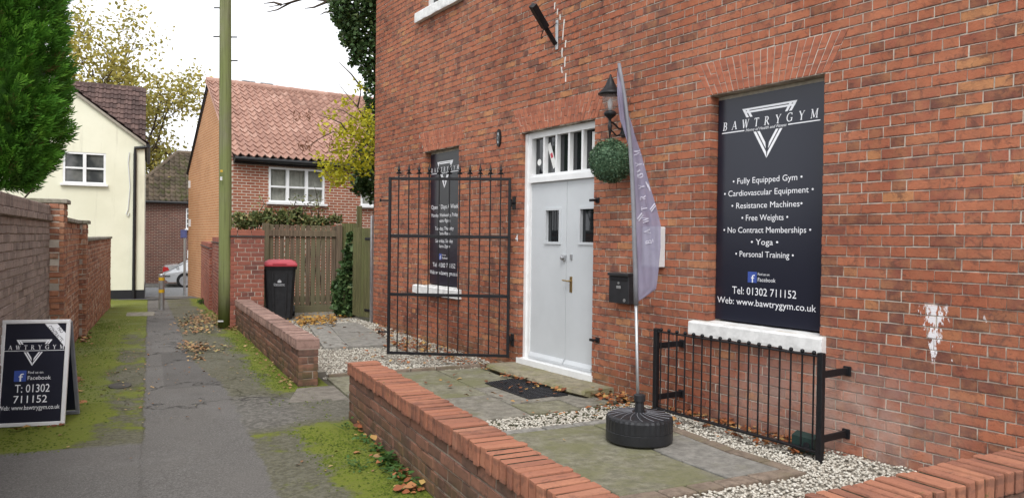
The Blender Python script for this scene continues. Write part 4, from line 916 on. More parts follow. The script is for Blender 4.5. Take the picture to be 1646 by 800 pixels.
# ================================================================== IRON GATE
def gate():
    Hg = F(5.30, .0, .06); Fr = at_depth(622, 570, 9.43); Fr[2] = 0.0; Hg[2] = 0.
    z0, z1 = .015, 2.265; d = Fr-Hg; L = np.linalg.norm(d); X = d/L; Y = V3(-X[1], X[0], 0)
    t = thing('iron_gate', 'black iron bar gate with spear finials standing open against the gym wall', 'gate', Hg)
    A = (X, Y, ZU); P = lambda a, z: Hg+X*a+ZU*z; r = .017
    fr = MB()
    for a in (r, L-r): fr.cham(P(a, (z0+z1)/2), A, (r, r, (z1-z0)/2), .003)
    for z in (z0+.02, z1-.02): fr.cham(P(L/2, z), A, (L/2-2*r, .011, .018), .003)
    fr.build('frame', M['iron'], t)
    for z in (1.52, .78): MB().cham(P(L/2, z), A, (L/2-2*r, .009, .020), .003).build('cross_rail', M['iron'], t)
    n = 11
    for i in range(n):
        a = L*(i+1)/(n+1)
        MB().tube([P(a, z0+.03), P(a, z1+.03)], .0085, 8).build('bar', M['iron'], t, smooth=False)
        f = MB(); f.lathe(P(a, z1), [(.011, 0), (.011, .012), (.006, .018), (.008, .045), (.024, .052), (.026, .062), (.008, .070)], 8)
        f.lathe(P(a, z1+.066), [(.008, 0), (.019, .018), (.021, .028), (.010, .062), (.001, .112)], 8)
        f.cham(P(a, z1+.045), A, (.034, .006, .008), .002); f.build('finial', M['iron'], t, smooth=False)
    for z in (1.95, .235):
        mb = MB(); c = F(5.31, z, .0); mb.cham(c+FN*.006, (FD, FN, ZU), (.035, .006, .075), .003); mb.cham(c+FN*.035, (FD, FN, ZU), (.016, .035, .014), .003); mb.lathe(c+FN*.055-ZU*.05, [(.016, 0), (.016, .10)], 10); mb.build('hinge', M['iron'], t)
    for z in (1.97, .30):
        mb = MB(); mb.tube([P(L-.01, z), P(L+.10, z)], .010, 8); mb.cham(P(L+.105, z), A, (.008, .02, .02), .003); mb.build('latch_bolt', M['iron'], t)
gate()
for py, ex in ((322, 'upper'), (546, 'lower')):
    u_, v_ = fac(961, py); mb = MB(); mb.cham(F(u_, v_, .006), (FD, FN, ZU), (.03, .007, .028), .003); mb.tube([F(u_, v_, .0), F(u_, v_, .07)], .012, 8); mb.cham(F(u_+.03, v_, .06), (FD, FN, ZU), (.035, .010, .014), .003)
    tag(mb.build('gate_catch', M['iron'], origin=F(u_, v_, 0)), ex+' black iron gate catch on the brickwork beside the grey door', 'catch')
# ================================================================== RAILING UNDER THE SIGN
def railing():
    u0, u1, w_ = .79, 2.455, .335; z0, z1 = -.03, .69
    t = thing('iron_railing', 'low black iron railing on wall brackets under the large sign', 'railing', F((u0+u1)/2, -.07, w_)); A = (FD, FN, ZU)
    for u in (u0, u1): MB().cham(F(u, (z0+z1)/2-.03, w_), A, (.022, .022, (z1-z0)/2+.045), .003).build('post', M['iron'], t)
    MB().cham(F((u0+u1)/2, z1-.012, w_), A, ((u1-u0)/2-.02, .020, .006), .002).build('top_rail', M['iron'], t)
    MB().cham(F((u0+u1)/2, z0+.01, w_), A, ((u1-u0)/2-.02, .020, .008), .002).build('bottom_rail', M['iron'], t)
    n = 17
    for i in range(n):
        u = u0+(u1-u0)*(i+.62)/(n+.2)
        MB().tube([F(u, z0, w_), F(u, z1, w_)], .0068, 8).build('bar', M['iron'], t)
        MB().lathe(F(u, z1-.008, w_), [(.006, 0), (.013, .006), (.0165, .016), (.013, .027), (.005, .032)], 10).build('ball_knob', M['iron'], t, smooth=True)
    for u in (u0, u1):
        for z in (.545, .075):
            mb = MB().cham(F(u, z, w_/2), A, (.010, w_/2, .026), .003); mb.cham(F(u, z, .008), A, (.03, .008, .036), .003); mb.build('wall_bracket', M['iron'], t)
    # little green rodent box tied to the near post
    g = thing('bait_box', 'small dark green bait box on the gravel at the railing post', 'box', F(.93, -.06, .24)); gm = plain('dark_green_plastic', (.02, .045, .04), .5)
    MB().prism([F(.86, -.06, .30), F(.86, -.06, .17), F(.86, .05, .17), F(.86, .075, .235), F(.86, .05, .30)], FD*.19).build('body', gm, g, fix=True)
    MB().lathe(F(.92, -.005, .302), [(.028, 0), (.028, .004)], 12, ax=(FD, ZU, FN)).build('entry_hole', M['plastic'], g)
railing()
# ================================================================== FEATHER FLAG
def feather_flag():
    base = G(1027, 712); base[2] = yard_z(*base[:2])+.03; D0 = 5.86
    t = thing('feather_flag', 'lavender gym feather flag on a grey pole in a round black weighted base', 'flag', base)
    R0 = .262; n = 72; mb = MB(); rib = []
    prof = [(R0-.012, 0), (R0, .012), (R0, .085), (R0-.004, .088), (R0, .092), (R0, .175), (R0-.006, .192), (R0-.03, .203), (R0*.5, .214), (.06, .222)]
    vs_ = []
    for k, (rr, z) in enumerate(prof):
        for j in range(n):
            ri = rr - (.0055 if (j % 2 and 5 <= k <= 6) else 0) - (.003 if (j % 2 and k == 4) else 0); a = 2*math.pi*j/n
            sw = 0.; zz = z + (.004 if (k == 8 and j % 6 == 0) else 0)
            vs_.append(base + V3(ri*math.cos(a+sw), ri*math.sin(a+sw), zz))
    m = len(prof); mb.add(vs_, [(i*n+j, i*n+(j+1) % n, (i+1)*n+(j+1) % n, (i+1)*n+j) for i in range(m-1) for j in range(n)] + [tuple((m-1)*n+j for j in range(n))])
    bs = mb.build('weighted_base', M['plastic'], t, fix=True)
    sp = MB()
    for j in range(18):
        a = 2*math.pi*j/18; pts = [base + V3((.06+.19*s_)*math.cos(a+.35*s_), (.06+.19*s_)*math.sin(a+.35*s_), .2245-.021*s_) for s_ in np.linspace(0, 1, 6)]; sp.tube(pts, .0022, 4)
    sp.build('moulded_ribs', M['pole_grey'], bs)
    cl_ = MB().lathe(base, [(.048, .218), (.040, .222), (.034, .30), (.034, .305), (.046, .307), (.046, .355), (.038, .36), (.020, .362)], 10); cl_.build('pole_socket', M['plastic'], t)
    PP = [(1026, 660), (1024.5, 600), (1022.5, 490), (1021.5, 440), (1020, 400), (1018.5, 340), (1016, 280), (1013, 235), (1009, 195), (1004, 155), (999, 124), (995, 102)]
    dep = lambda py: D0 + .0009*max(0, 490-py)*.3
    P3 = [at_depth(x, y, dep(y)) for x, y in PP]
    P3[0] = base + (P3[1]-base)*((.22)/(P3[1][2]-base[2]))
    r1 = [.0125]*3; MB().tube(P3[:3], .0125, 12).build('lower_pole', M['steel'], t, smooth=True)
    MB().tube(P3[2:], [.0185, .0185, .018, .0175, .017, .0165, .016, .015, .0145, .014], 12).build('pole_sleeve', M['pole_grey'], t, smooth=True)
    # cloth
    yy = [103, 112, 121, 135, 150, 165, 178, 192, 205, 218, 228, 238, 248, 262, 278, 295, 312, 330, 347, 362, 380, 398, 420, 444, 464, 475, 481, 486]
    poleX = lambda y: np.interp(y, [p[1] for p in PP][::-1], [p[0] for p in PP][::-1])
    LX = lambda y: min(poleX(y), np.interp(y, [103, 112, 121, 150, 165, 192, 218, 238, 246], [994, 992.5, 992, 992, 993, 996.5, 1005, 1011, 1020])) if y < 246 else poleX(y)
    RX = lambda y: np.interp(y, [103, 150, 180, 198, 213, 252, 280, 310, 335, 362, 398, 444, 464, 475, 486], [996, 1004, 1008, 1016, 1019, 1032.5, 1039.5, 1048, 1056, 1062, 1062, 1057.5, 1055, 1040, 1023.5])
    def pt(px, py, lift=0.):
        tt = (px-poleX(py))/45.; d = dep(py) + .022 - .20*abs(tt) + .055*abs(tt)**2 + .010*math.sin(px*.28+py*.055) + .007*math.sin(px*.55-py*.03)
        if py < 246 and px < poleX(py): d += .010*math.sin((px-poleX(py))*1.1)
        return at_depth(px, py, d-lift)
    K = 14; mb = MB(); vs_ = []
    for y in yy:
        a, b = LX(y), RX(y)
        for k in range(K+1): vs_.append(pt(a+(b-a)*k/K, y))
    mb.add(vs_, [(i*(K+1)+k, i*(K+1)+k+1, (i+1)*(K+1)+k+1, (i+1)*(K+1)+k) for i in range(len(yy)-1) for k in range(K)])
    s = S('lavender_flag_cloth', .75, .2); c = s.mix(s.step(s.noise(6, 3, .5), .3, .7), (.265, .25, .35), (.305, .29, .39)); s.col(c)
    tr = s.n('ShaderNodeBsdfTranslucent'); s.set(tr.inputs[0], (.34, .31, .45)); tp = s.n('ShaderNodeBsdfTransparent'); mx = s.n('ShaderNodeMixShader'); mx.inputs[0].default_value = .3
    m2 = s.n('ShaderNodeMixShader'); m2.inputs[0].default_value = .10
    s.nt.links.new(s.b.outputs[0], mx.inputs[1]); s.nt.links.new(tr.outputs[0], mx.inputs[2]); s.nt.links.new(mx.outputs[0], m2.inputs[1]); s.nt.links.new(tp.outputs[0], m2.inputs[2]); s.nt.links.new(m2.outputs[0], s.nt.nodes['Material Output'].inputs[0])
    cl2 = mb.build('flag_cloth', s.m, t, smooth=True)
    # print: x along the text (upwards), y towards the pole
    P0, P1 = np.array([1048., 391.]), np.array([1029., 241.]); Lp = np.linalg.norm(P1-P0); e = (P1-P0)/Lp; pn = np.array([e[1], -e[0]])
    if pn[0] > 0: pn = -pn
    sh = Sheet2D(lambda x, y, l: pt(*(P0 + e*x + pn*y), l+.004), cl2)
    pw_ = plain('faded_white_print', (.55, .53, .62), .6, .2, var=.03)
    for lt in serif_word('BAWTRYGYM', 0, Lp, .5, 9.6): sh.polys(lt, pw_, 'letter', .001)
    sh.polys([[(2, -2.4), (Lp-22, -2.4), (Lp-22, -1.4), (2, -1.4)]], pw_, 'underline', .001)
    def bar(a, b, wd): 
        d = np.array(b)-np.array(a); nn = np.array([-d[1], d[0]])/np.linalg.norm(d)*wd/2; return [tuple(np.array(a)-nn), tuple(np.array(b)-nn), tuple(np.array(b)+nn), tuple(np.array(a)+nn)]
    raw = Sheet2D(lambda x, y, l: pt(x, y, l+.004), cl2)
    raw.polys([bar((1024.5, 352), (1032, 342), 2.2), bar((1026.5, 355), (1034, 345), 2.2), bar((1045, 337), (1052.5, 327), 2.0), bar((1046.5, 340), (1054, 330), 2.0), bar((1024, 277), (1029, 273), 2.6), bar((1024.5, 283), (1030, 280), 2.6), bar((1041, 296), (1045.5, 307), 2.2), bar((1038, 292), (1042, 301), 2.0)], pw_, 'triangle_emblem', .001)
feather_flag()
# ================================================================== THINGS ON THE GYM WALL
AF = (FD, FN, ZU)
def letterbox():
    u0, v1 = fac(979, 438, .11); u1, v0 = fac(1010, 489, .11); t = thing('letter_box', 'black metal letter box on the brick wall beside the flag', 'letter box', F((u0+u1)/2, v0, 0))
    MB().cham(F((u0+u1)/2, (v0+v1)/2, .055), AF, (abs(u0-u1)/2, .055, (v1-v0)/2), .004).build('body', M['plastic'], t)
    MB().cham(F((u0+u1)/2, v1-.012, .066), AF, (abs(u0-u1)/2+.004, .066, .014), .004).build('lid', M['plastic'], t)
    MB().cham(F((u0+u1)/2, v1-.055, .112), AF, (abs(u0-u1)/2-.02, .004, .018), .003).build('flap', M['iron'], t)
    MB().lathe(F((u0+u1)/2, v1-.098, .11), [(.012, 0), (.012, .006)], 12, ax=(FD, ZU, FN)).build('lock', M['steel'], t)
    MB().cham(F((u0+u1)/2, v1-.14, .111), AF, (.032, .003, .014), .002).build('name_plate', M['steel'], t)
    MB().lathe(F(u1+.06, v0+.035, .11), [(.018, 0), (.018, .003)], 14, ax=(FD, ZU, FN)).build('round_badge', M['steel'], t)
letterbox()
bx = MB().cham(F(2.80, 1.44, .05), AF, (.11, .05, .195), .008).cham(F(2.82, 1.44, .104), AF, (.085, .004, .18), .003); bo = thing('meter_box', 'slim white plastic box on the wall half hidden by the flag', 'box', F(2.82, 1.25, 0)); bx.build('casing', M['box_white'], bo)
MB().lathe(F(2.745, 1.42, .107), [(.008, 0), (.008, .004)], 8, ax=(FD, ZU, FN)).build('lock', M['plastic'], bo)
def lantern():
    W_ = .20; u_, v_ = fac(981, 160, W_); t = thing('wall_lantern', 'black wall lantern with clear glass and conical hat above the topiary ball', 'lantern', F(u_, v_-.3, 0)); ax = (FD, FN, ZU); L = lambda z: F(u_, v_+z, W_)
    MB().lathe(L(.06), [(.125, -.012), (.125, 0), (.105, .022), (.068, .055), (.045, .10), (.03, .14), (.012, .165), (.012, .18), (.004, .195)], 20, ax=ax).build('hat', M['iron'], t, smooth=True)
    gl = S('clear_lamp_glass', .05, .6); gl.col((.3, .28, .27)); tp = gl.n('ShaderNodeBsdfTransparent'); mx = gl.n('ShaderNodeMixShader'); mx.inputs[0].default_value = .72
    gl.nt.links.new(gl.b.outputs[0], mx.inputs[1]); gl.nt.links.new(tp.outputs[0], mx.inputs[2]); gl.nt.links.new(mx.outputs[0], gl.nt.nodes['Material Output'].inputs[0])
    MB().lathe(L(0), [(.045, -.12), (.075, -.04), (.092, .05)], 16, ax=ax).build('glass_shade', gl.m, t, smooth=True)
    MB().lathe(L(0), [(.014, -.12), (.022, -.075), (.026, -.03), (.016, .0), (.004, .01)], 12, ax=ax).build('bulb', M['box_white'], t, smooth=True)
    MB().lathe(L(0), [(.003, -.40), (.012, -.345), (.018, -.30), (.026, -.265), (.018, -.255), (.014, -.22), (.014, -.20), (.055, -.165), (.066, -.145), (.06, -.13), (.045, -.118)], 14, ax=ax).build('stem', M['iron'], t, smooth=True)
    mb = MB(); mb.tube([F(u_, v_-.28, 0), F(u_, v_-.285, .08), F(u_, v_-.25, .13), F(u_, v_-.23, .165), F(u_, v_-.225, W_)], .010, 8); mb.tube([F(u_, v_-.28, .03), F(u_, v_-.34, .06), F(u_, v_-.36, .11), F(u_, v_-.33, .15), F(u_, v_-.30, W_)], .008, 8); mb.cham(F(u_, v_-.28, .008), AF, (.035, .010, .085), .004); mb.build('wall_arm', M['iron'], t)
lantern()
def topiary():
    u_, v_ = fac(982, 259, .24); c = F(u_, v_, .24); R0 = .222; t = thing('topiary_ball', 'round boxwood topiary ball hanging on the wall right of the fanlight', 'topiary', c-ZU*R0)
    n = 6500; d = RNG.normal(size=(n, 3)); d /= np.linalg.norm(d, axis=1)[:, None]; rr = R0*RNG.uniform(.86, 1.0, n)*(1+.025*np.sin(d[:, 0]*9+d[:, 2]*7)); L = c+d*rr[:, None]
    lf = [(0, 0, 0), (.45, .35, .1), (1, 0, 0), (.45, -.35, .1)]
    scatter('leaves', M['box_leaf'], t, lf, [(0, 1, 2, 3)], rand_rot(n)*RNG.uniform(.014, .024, n)[:, None, None], L, RNG.uniform(0, 1, n))
    MB().lathe(c, [(R0*.86*math.cos(a)+1e-4, R0*.86*math.sin(a)) for a in np.linspace(-1.55, 1.55, 11)], 18).build('inner_ball', M['box_leaf'], t, smooth=True)
    MB().tube([F(u_, v_+.2, .24), F(u_, v_+.26, .24), F(u_, v_+.27, .0)], .006, 6).build('hanging_bracket', M['iron'], t)
topiary()
def arm():
    u0, v0 = fac(896, 72); t = thing('sign_bracket', 'black folding bracket arm fixed high on the wall above the door', 'bracket', F(u0, v0, 0))
    a = F(u0, v0, .03); e = at_plane(858, 12, F(0, 0, .42), FN); m_ = a+(e-a)*.52; X = (e-a)/np.linalg.norm(e-a); Y = np.cross(X, FN); Y /= np.linalg.norm(Y); Zz = np.cross(X, Y)
    MB().cham((a+m_)/2, (X, Y, Zz), (np.linalg.norm(m_-a)/2, .022, .022), .004).build('inner_arm', M['iron'], t)
    MB().cham((m_+e)/2, (X, Y, Zz), (np.linalg.norm(e-m_)/2+.03, .042, .035), .005).build('outer_arm', M['iron'], t)
    MB().cham(F(u0, v0+.11, .008), AF, (.022, .008, .17), .003).build('wall_plate', M['steel'], t)
    MB().tube([F(u0, v0+.25, .01), m_*.75+a*.25], .004, 6).build('stay', M['iron'], t)
    h = m_+Y*.0-ZU*.02; MB().tube([h, h-ZU*.05+FD*.03, h-ZU*.09+FD*.06, h-ZU*.12+FD*.05, h-ZU*.10+FD*.02], .006, 6).build('hook', M['iron'], t)
arm()
u_, v_ = fac(803, 222); pq = thing('wall_plaque', 'small oval black and white enamel plaque on the brickwork left of the door arch', 'plaque', F(u_, v_, 0))
MB().add([F(u_+.046*math.cos(a), v_+.115*math.sin(a), w_) for w_ in (.0, .022) for a in np.linspace(0, 2*math.pi, 21)[:-1]], [tuple(range(20)), tuple(range(20, 40))[::-1]] + [(i, (i+1) % 20, 20+(i+1) % 20, 20+i) for i in range(20)]).build('rim', M['iron'], pq, fix=True)
MB().add([F(u_+.024*math.cos(a), v_+.075*math.sin(a), .024) for a in np.linspace(0, 2*math.pi, 21)[:-1]], [tuple(range(20))]).build('face', M['steel'], pq)
MB().add([F(u_+x, v_+y, .0255) for x, y in ((-.012, -.05), (.018, -.03), (.01, .0), (.02, .045), (-.015, .03), (-.02, -.01))], [tuple(range(6))]).build('motif', M['plastic'], pq)
u_, v_ = fac(831, 388); nt_ = thing('house_number', 'white house number 4 on the brick beside the door', 'number', F(u_, v_, 0)); Sheet2D(lambda x, y, l: F(u_-x, v_+y, .004+l), nt_).text('4', 0, 0, .06, .085, M['print'], 'numeral')
# door mat
ma = [G(780, 615), G(846, 605), G(913, 634), G(850, 641)]; mz = yard_z(3.6, 7.0)+.026
mt = thing('door_mat', 'black rubber door mat with raised pattern in front of the step', 'mat', (*np.mean(ma, 0)[:2], mz))
MB().prism([V3(p[0], p[1], mz-.004) for p in ma], ZU*.012).build('mat_base', M['plastic'], mt, fix=True)
mb = MB(); q = [V3(p[0], p[1], mz+.008) for p in ma]
for i in range(18):
    for j in range(16):
        s_, r_ = (i+.5+(.5 if j % 2 else 0))/19, (j+.5)/16; c = q[0]*(1-s_)*(1-r_)+q[1]*(1-r_)*s_+q[2]*s_*r_+q[3]*(1-s_)*r_; mb.lathe(c, [(.014, 0), (.011, .009), (.004, .010)], 6)
mb.build('raised_studs', M['plastic'], mt)['kind'] = 'stuff'
# ================================================================== BIN, FENCE, POLE
def wheelie_bin():
    fz = .0; yb = 13.72; L = lambda px, py: at_plane(px, py, (0, yb, 0), V3(0, 1, 0)); x0, x1 = L(428, 500)[0]+.0, L(480, 500)[0]
    cx = (x0+x1)/2-.0; t = thing('wheelie_bin', 'black wheelie bin with red lid in front of the wooden fence', 'bin', (cx, yb+.3, fz)); rz = math.radians(-10)
    U = V3(math.cos(rz), math.sin(rz), 0); N = V3(-U[1], U[0], 0); c = V3(cx, yb+.33, fz); P = lambda x, y, z: c+U*x+N*y+ZU*z
    mb = MB(); rings = [(.0, .215, .25), (.03, .225, .255), (.90, .275, .335), (.905, .295, .355), (.955, .298, .36)]; vs_ = []
    for z, hx, hy in rings:
        b = .045
        for sx, sy in ((-1, -1), (1, -1), (1, 1), (-1, 1)):
            for kx, ky in (((1, 0), (0, 1)) if sx*sy < 0 else ((0, 1), (1, 0))): vs_.append(P(sx*(hx-b*ky), sy*(hy-b*kx), z))
    m = 8; mb.add(vs_, [(i*m+j, i*m+(j+1) % m, (i+1)*m+(j+1) % m, (i+1)*m+j) for i in range(4) for j in range(m)] + [tuple(range(m)), tuple(4*m+j for j in range(m))]); mb.build('body', M['plastic'], t, fix=True)
    for x in (-.10, .10): MB().hexa([P(x-.012, -.254-.0, .1), P(x+.012, -.254, .1), P(x+.012, -.24, .1), P(x-.012, -.24, .1)], [P(x*1.2-.012, -.338, .86), P(x*1.2+.012, -.338, .86), P(x*1.2+.012, -.32, .86), P(x*1.2-.012, -.32, .86)]).build('moulded_rib', M['plastic'], t, fix=True)
    red = plain('red_lid_plastic', (.36, .035, .05), .5, .45, var=.12, scale=6)
    mb = MB(); vs_ = []
    for z, hx, hy in ((.957, .30, .37), (.985, .305, .375), (1.03, .27, .33), (1.065, .20, .24), (1.07, .12, .16)):
        for sx, sy in ((-1, -1), (1, -1), (1, 1), (-1, 1)): vs_.append(P(sx*hx, sy*hy, z))
    mb.add(vs_, [(i*4+j, i*4+(j+1) % 4, (i+1)*4+(j+1) % 4, (i+1)*4+j) for i in range(4) for j in range(4)] + [(0, 1, 2, 3), (16, 17, 18, 19)]); lid = mb.build('lid', red, t, fix=True)
    MB().obox(P(0, -.33, 1.0), (U, N, ZU), (.12, .05, .012)).build('grip', red, lid)
    MB().tube([P(-.25, .40, .96), P(.25, .40, .96)], .014, 8).build('handle_bar', M['plastic'], t)
    for x in (-.24, .24): MB().lathe(P(x-.025, .27, .10), [(.10, 0), (.10, .05)], 18, ax=(N, ZU, U)).build('wheel', M['plastic'], t)
    gp = plain('pale_bin_print', (.50, .52, .55), .6); yy_ = lambda z: -.256-(.335-.255)*(z-.03)/.87-.004
    sh = Sheet2D(lambda x, y, l: P(x, yy_(.62+y)-l, .62+y), t); sh.text('Doncaster', 0, 0, .19, .034, gp); sh.polys([[(-.095, -.014), (.095, -.014), (.095, -.010), (-.095, -.010)]], gp, 'underline')
    sh.polys([[(-.03, .045), (.03, .045), (.035, .08), (.022, .068), (.015, .10), (.005, .075), (0, .115), (-.005, .075), (-.015, .10), (-.022, .068), (-.035, .08)]], gp, 'crest')
wheelie_bin()
def wood(name, c, g):
    s = S(name, .9, .15); r = s.rnd(); n = s.noise(1, 5, .65, vec=s.scaled((34, 34, 1.6))); col = s.mix(s.step(n, .3, .7), tuple(k*.6 for k in c), tuple(k*1.25 for k in c)); col = s.mix(s.math('MULTIPLY', s.step(s.math('ADD', s.noise(1.6, 3, .6), s.math('MULTIPLY', s.math('SUBTRACT', r, .5), .35)), .35, .7), .75), col, g); s.col(col); s.bump(n, .5, .005); return s.m
M['fence'] = wood('weathered_fence_wood', (.155, .118, .084), (.15, .145, .085)); M['fence_green'] = wood('green_stained_wood', (.12, .115, .055), (.115, .125, .05))
def fence():
    FY = 15.0; L = lambda px, py: at_plane(px, py, (0, FY, 0), V3(0, 1, 0)); z0 = .02
    xa, xb = L(427, 400)[0], L(545, 400)[0]; zt = L(480, 362)[2]
    t = thing('wooden_fence', 'weathered brown slatted fence panel behind the bin', 'fence', ((xa+xb)/2, FY, z0))
    for x, tp, hw in ((xa, zt+.03, .062), (xb, zt+.02, .06)): MB().cham((x, FY+.02, (z0+tp)/2-.1), np.eye(3), (hw, .05, (tp-z0)/2+.1), .006).build('post', M['fence'], t)
    n = 13; pit = (xb-xa-.12)/n
    for i in range(n): MB().cham((xa+.06+pit*(i+.5), FY+.03, (z0+.05+zt)/2), np.eye(3), (pit*.41, .011, (zt-z0-.05)/2+random.uniform(-.01, .01)), .003).build('slat', M['fence'], t)
    for z, yo in ((zt-.16, 0.), (.25, .07)): MB().cham(((xa+xb)/2, FY+yo, z), np.eye(3), ((xb-xa)/2-.06, .022, .06), .005).build('rail', M['fence'], t)
    MB().cham(((xa+xb)/2, FY+.02, .03), np.eye(3), ((xb-xa)/2-.06, .015, .09), .004).build('gravel_board', M['fence'], t)
    # second panel, seen at a slant, behind the ivy
    t2 = thing('wooden_fence', 'green stained close-boarded fence panel behind the ivy clump', 'fence', (xb+.4, FY+.2, z0)); p0 = V3(xb+.06, FY+.05, 0); p1 = at_depth(574, 400, 14.9); p1[2] = 0; d = p1-p0; ln = np.linalg.norm(d); U = d/ln; N = V3(-U[1], U[0], 0)
    for i in range(7): MB().cham(p0+U*ln*(i+.5)/7+ZU*(zt+z0+.08)/2, (U, N, ZU), (ln/14-.003, .011, (zt-z0)/2+.02), .003).build('board', M['fence_green'], t2)
    for z in (1.35, .4): MB().cham(p0+U*ln/2+N*.035+ZU*z, (U, N, ZU), (ln/2, .02, .04), .004).build('rail', M['fence_green'], t2)
    px_ = at_depth(577, 400, 14.6); MB().cham((px_[0], px_[1], 1.05), np.eye(3), (.045, .045, 1.06), .006).build('post', M['fence_green'], t2)
    # garden gate hung on the steel post at the corner of the gym
    g0 = at_plane(598, 400, F(UC+.12, 0), FD); g0[2] = 0; q = at_depth(568, 400, 13.6); q[2] = 0; d = q-g0; ln = np.linalg.norm(d); U = d/ln; N = V3(-U[1], U[0], 0)
    t3 = thing('garden_gate', 'green stained board gate standing ajar at the corner of the gym', 'gate', g0)
    MB().cham(g0+ZU*.88, (U, N, ZU), (.024, .024, 1.0), .004).build('gate_post', M['steel'], t3)
    for i in range(8): MB().cham(g0+U*(.04+(ln-.04)*(i+.5)/8)+ZU*(.07+1.66)/2, (U, N, ZU), ((ln-.04)/16-.004, .011, .80+random.uniform(-.006, .006)), .003).build('board', M['fence_green'], t3)
    for z in (1.40, .30): MB().cham(g0+U*ln/2-N*.03+ZU*z, (U, N, ZU), (ln/2, .018, .045), .004).build('rail', M['fence_green'], t3)
    for z in (1.47, .20): MB().cham(g0+U*.11+N*.016+ZU*z, (U, N, ZU), (.11, .004, .022), .002).build('strap_hinge', M['iron'], t3)
fence()
def utility_pole():
    b = G(362, 526); b[2] = alley_z(b[1])-.05; tp = at_depth(362.5, -160, 12.75); s = S('green_algae_pole_wood', .9, .15)
    n = s.noise(1, 5, .65, vec=s.scaled((30, 30, 1.2))); c = s.mix(s.step(n, .3, .7), (.14, .135, .085), (.25, .245, .165)); c = s.mix(s.math('MULTIPLY', s.step(s.noise(1.1, 4, .6), .3, .6), .8), c, (.18, .215, .075)); c = s.mix(s.step(s.dot((0, 0, 1)), .5, .0), c, (.11, .14, .035)); c = s.mix(s.math('MULTIPLY', s.step(s.noise(1, 4, .6, vec=s.scaled((70, 70, .8))), .56, .64), .55), c, (.05, .05, .03)); s.col(c); s.bump(n, .6, .01)
    t = thing('utility_pole', 'tall green-tinged wooden utility pole between wall and alley', 'pole', b)
    MB().tube([b+(tp-b)*k for k in np.linspace(0, 1, 8)], [.118, .108, .104, .102, .099, .097, .094, .092], 20).build('shaft', s.m, t, smooth=True)
    for px0, px1, py in ((344, 356, 13), (343, 357, 59), (368, 381, 60), (368, 382, 98), (344, 356, 150)):
        if py == 150: continue
        dd = 12.9; MB().tube([at_depth(px0, py, dd), at_depth(px1, py, dd)], .012, 6).build('step_peg', M['iron'], t)
    u = at_depth(354, 516, 12.4); MB().cham(at_depth(354.5, 516, 12.69), np.eye(3), (.045, .006, .012), .002).build('pole_tag', M['box_white'], t)
    MB().cham(at_depth(356, 275, 12.66), np.eye(3), (.02, .006, .02), .002).build('pole_badge', plain('yellow_badge', (.5, .32, .03), .5), t)
    MB().cham(at_depth(355.5, 287, 12.66), np.eye(3), (.018, .006, .03), .002).build('pole_tag', M['box_white'], t)
utility_pole()
# ================================================================== FAR END OF THE ALLEY
def GA(px, py):
    py = max(py, 455); z = -.1
    for _ in range(40):
        p = G(px, py, z); z = .5*z+.5*alley_z(p[1])
    p = G(px, py, z); return p, (p-CAM)@FW
def bollard():
    b, d = GA(259.5, 497); h = (497-440)/FPX*d; t = thing('bollard', 'stainless steel bollard with two yellow bands at the end of the alley', 'bollard', b); r = 4.3/FPX*d
    MB().lathe(b, [(r, -.05), (r, h-.02), (r*.9, h-.005), (r*.6, h)], 20).build('post', M['steel'], t, smooth=False)
    yl = plain('yellow_reflective_band', (.55, .33, .02), .4)
    for z in (.86, .52): MB().lathe(b+ZU*h*z, [(r+.003, -.04), (r+.003, .04)], 20).build('yellow_band', yl, t)
bollard()
def cover(px, py, rx, ry, name, label, mat, rnd_=False):
    b, d = GA(px, py); z = b[2]+.006; n = 18 if rnd_ else 4
    pts = [V3(b[0]+rx*math.cos(2*math.pi*k/n), b[1]+ry*math.sin(2*math.pi*k/n), z) for k in range(n)] if rnd_ else [V3(b[0]+sx*rx, b[1]+sy*ry, z) for sx, sy in ((-1, -1), (1, -1), (1, 1), (-1, 1))]
    tag(MB().prism([p-ZU*.02 for p in pts], ZU*.024).build(name, mat, None, fix=True, origin=b), label, 'cover')
cover(226, 505, .28, .45, 'concrete_cover', 'pale rectangular concrete cover set into the alley before the bollard', M['coping_stone'])
cover(193, 620, .11, .17, 'round_cover', 'small round iron cover in the mossy strip beside the pavement sign', pave_mat('rusty_cover', (.075, .07, .062)), True)
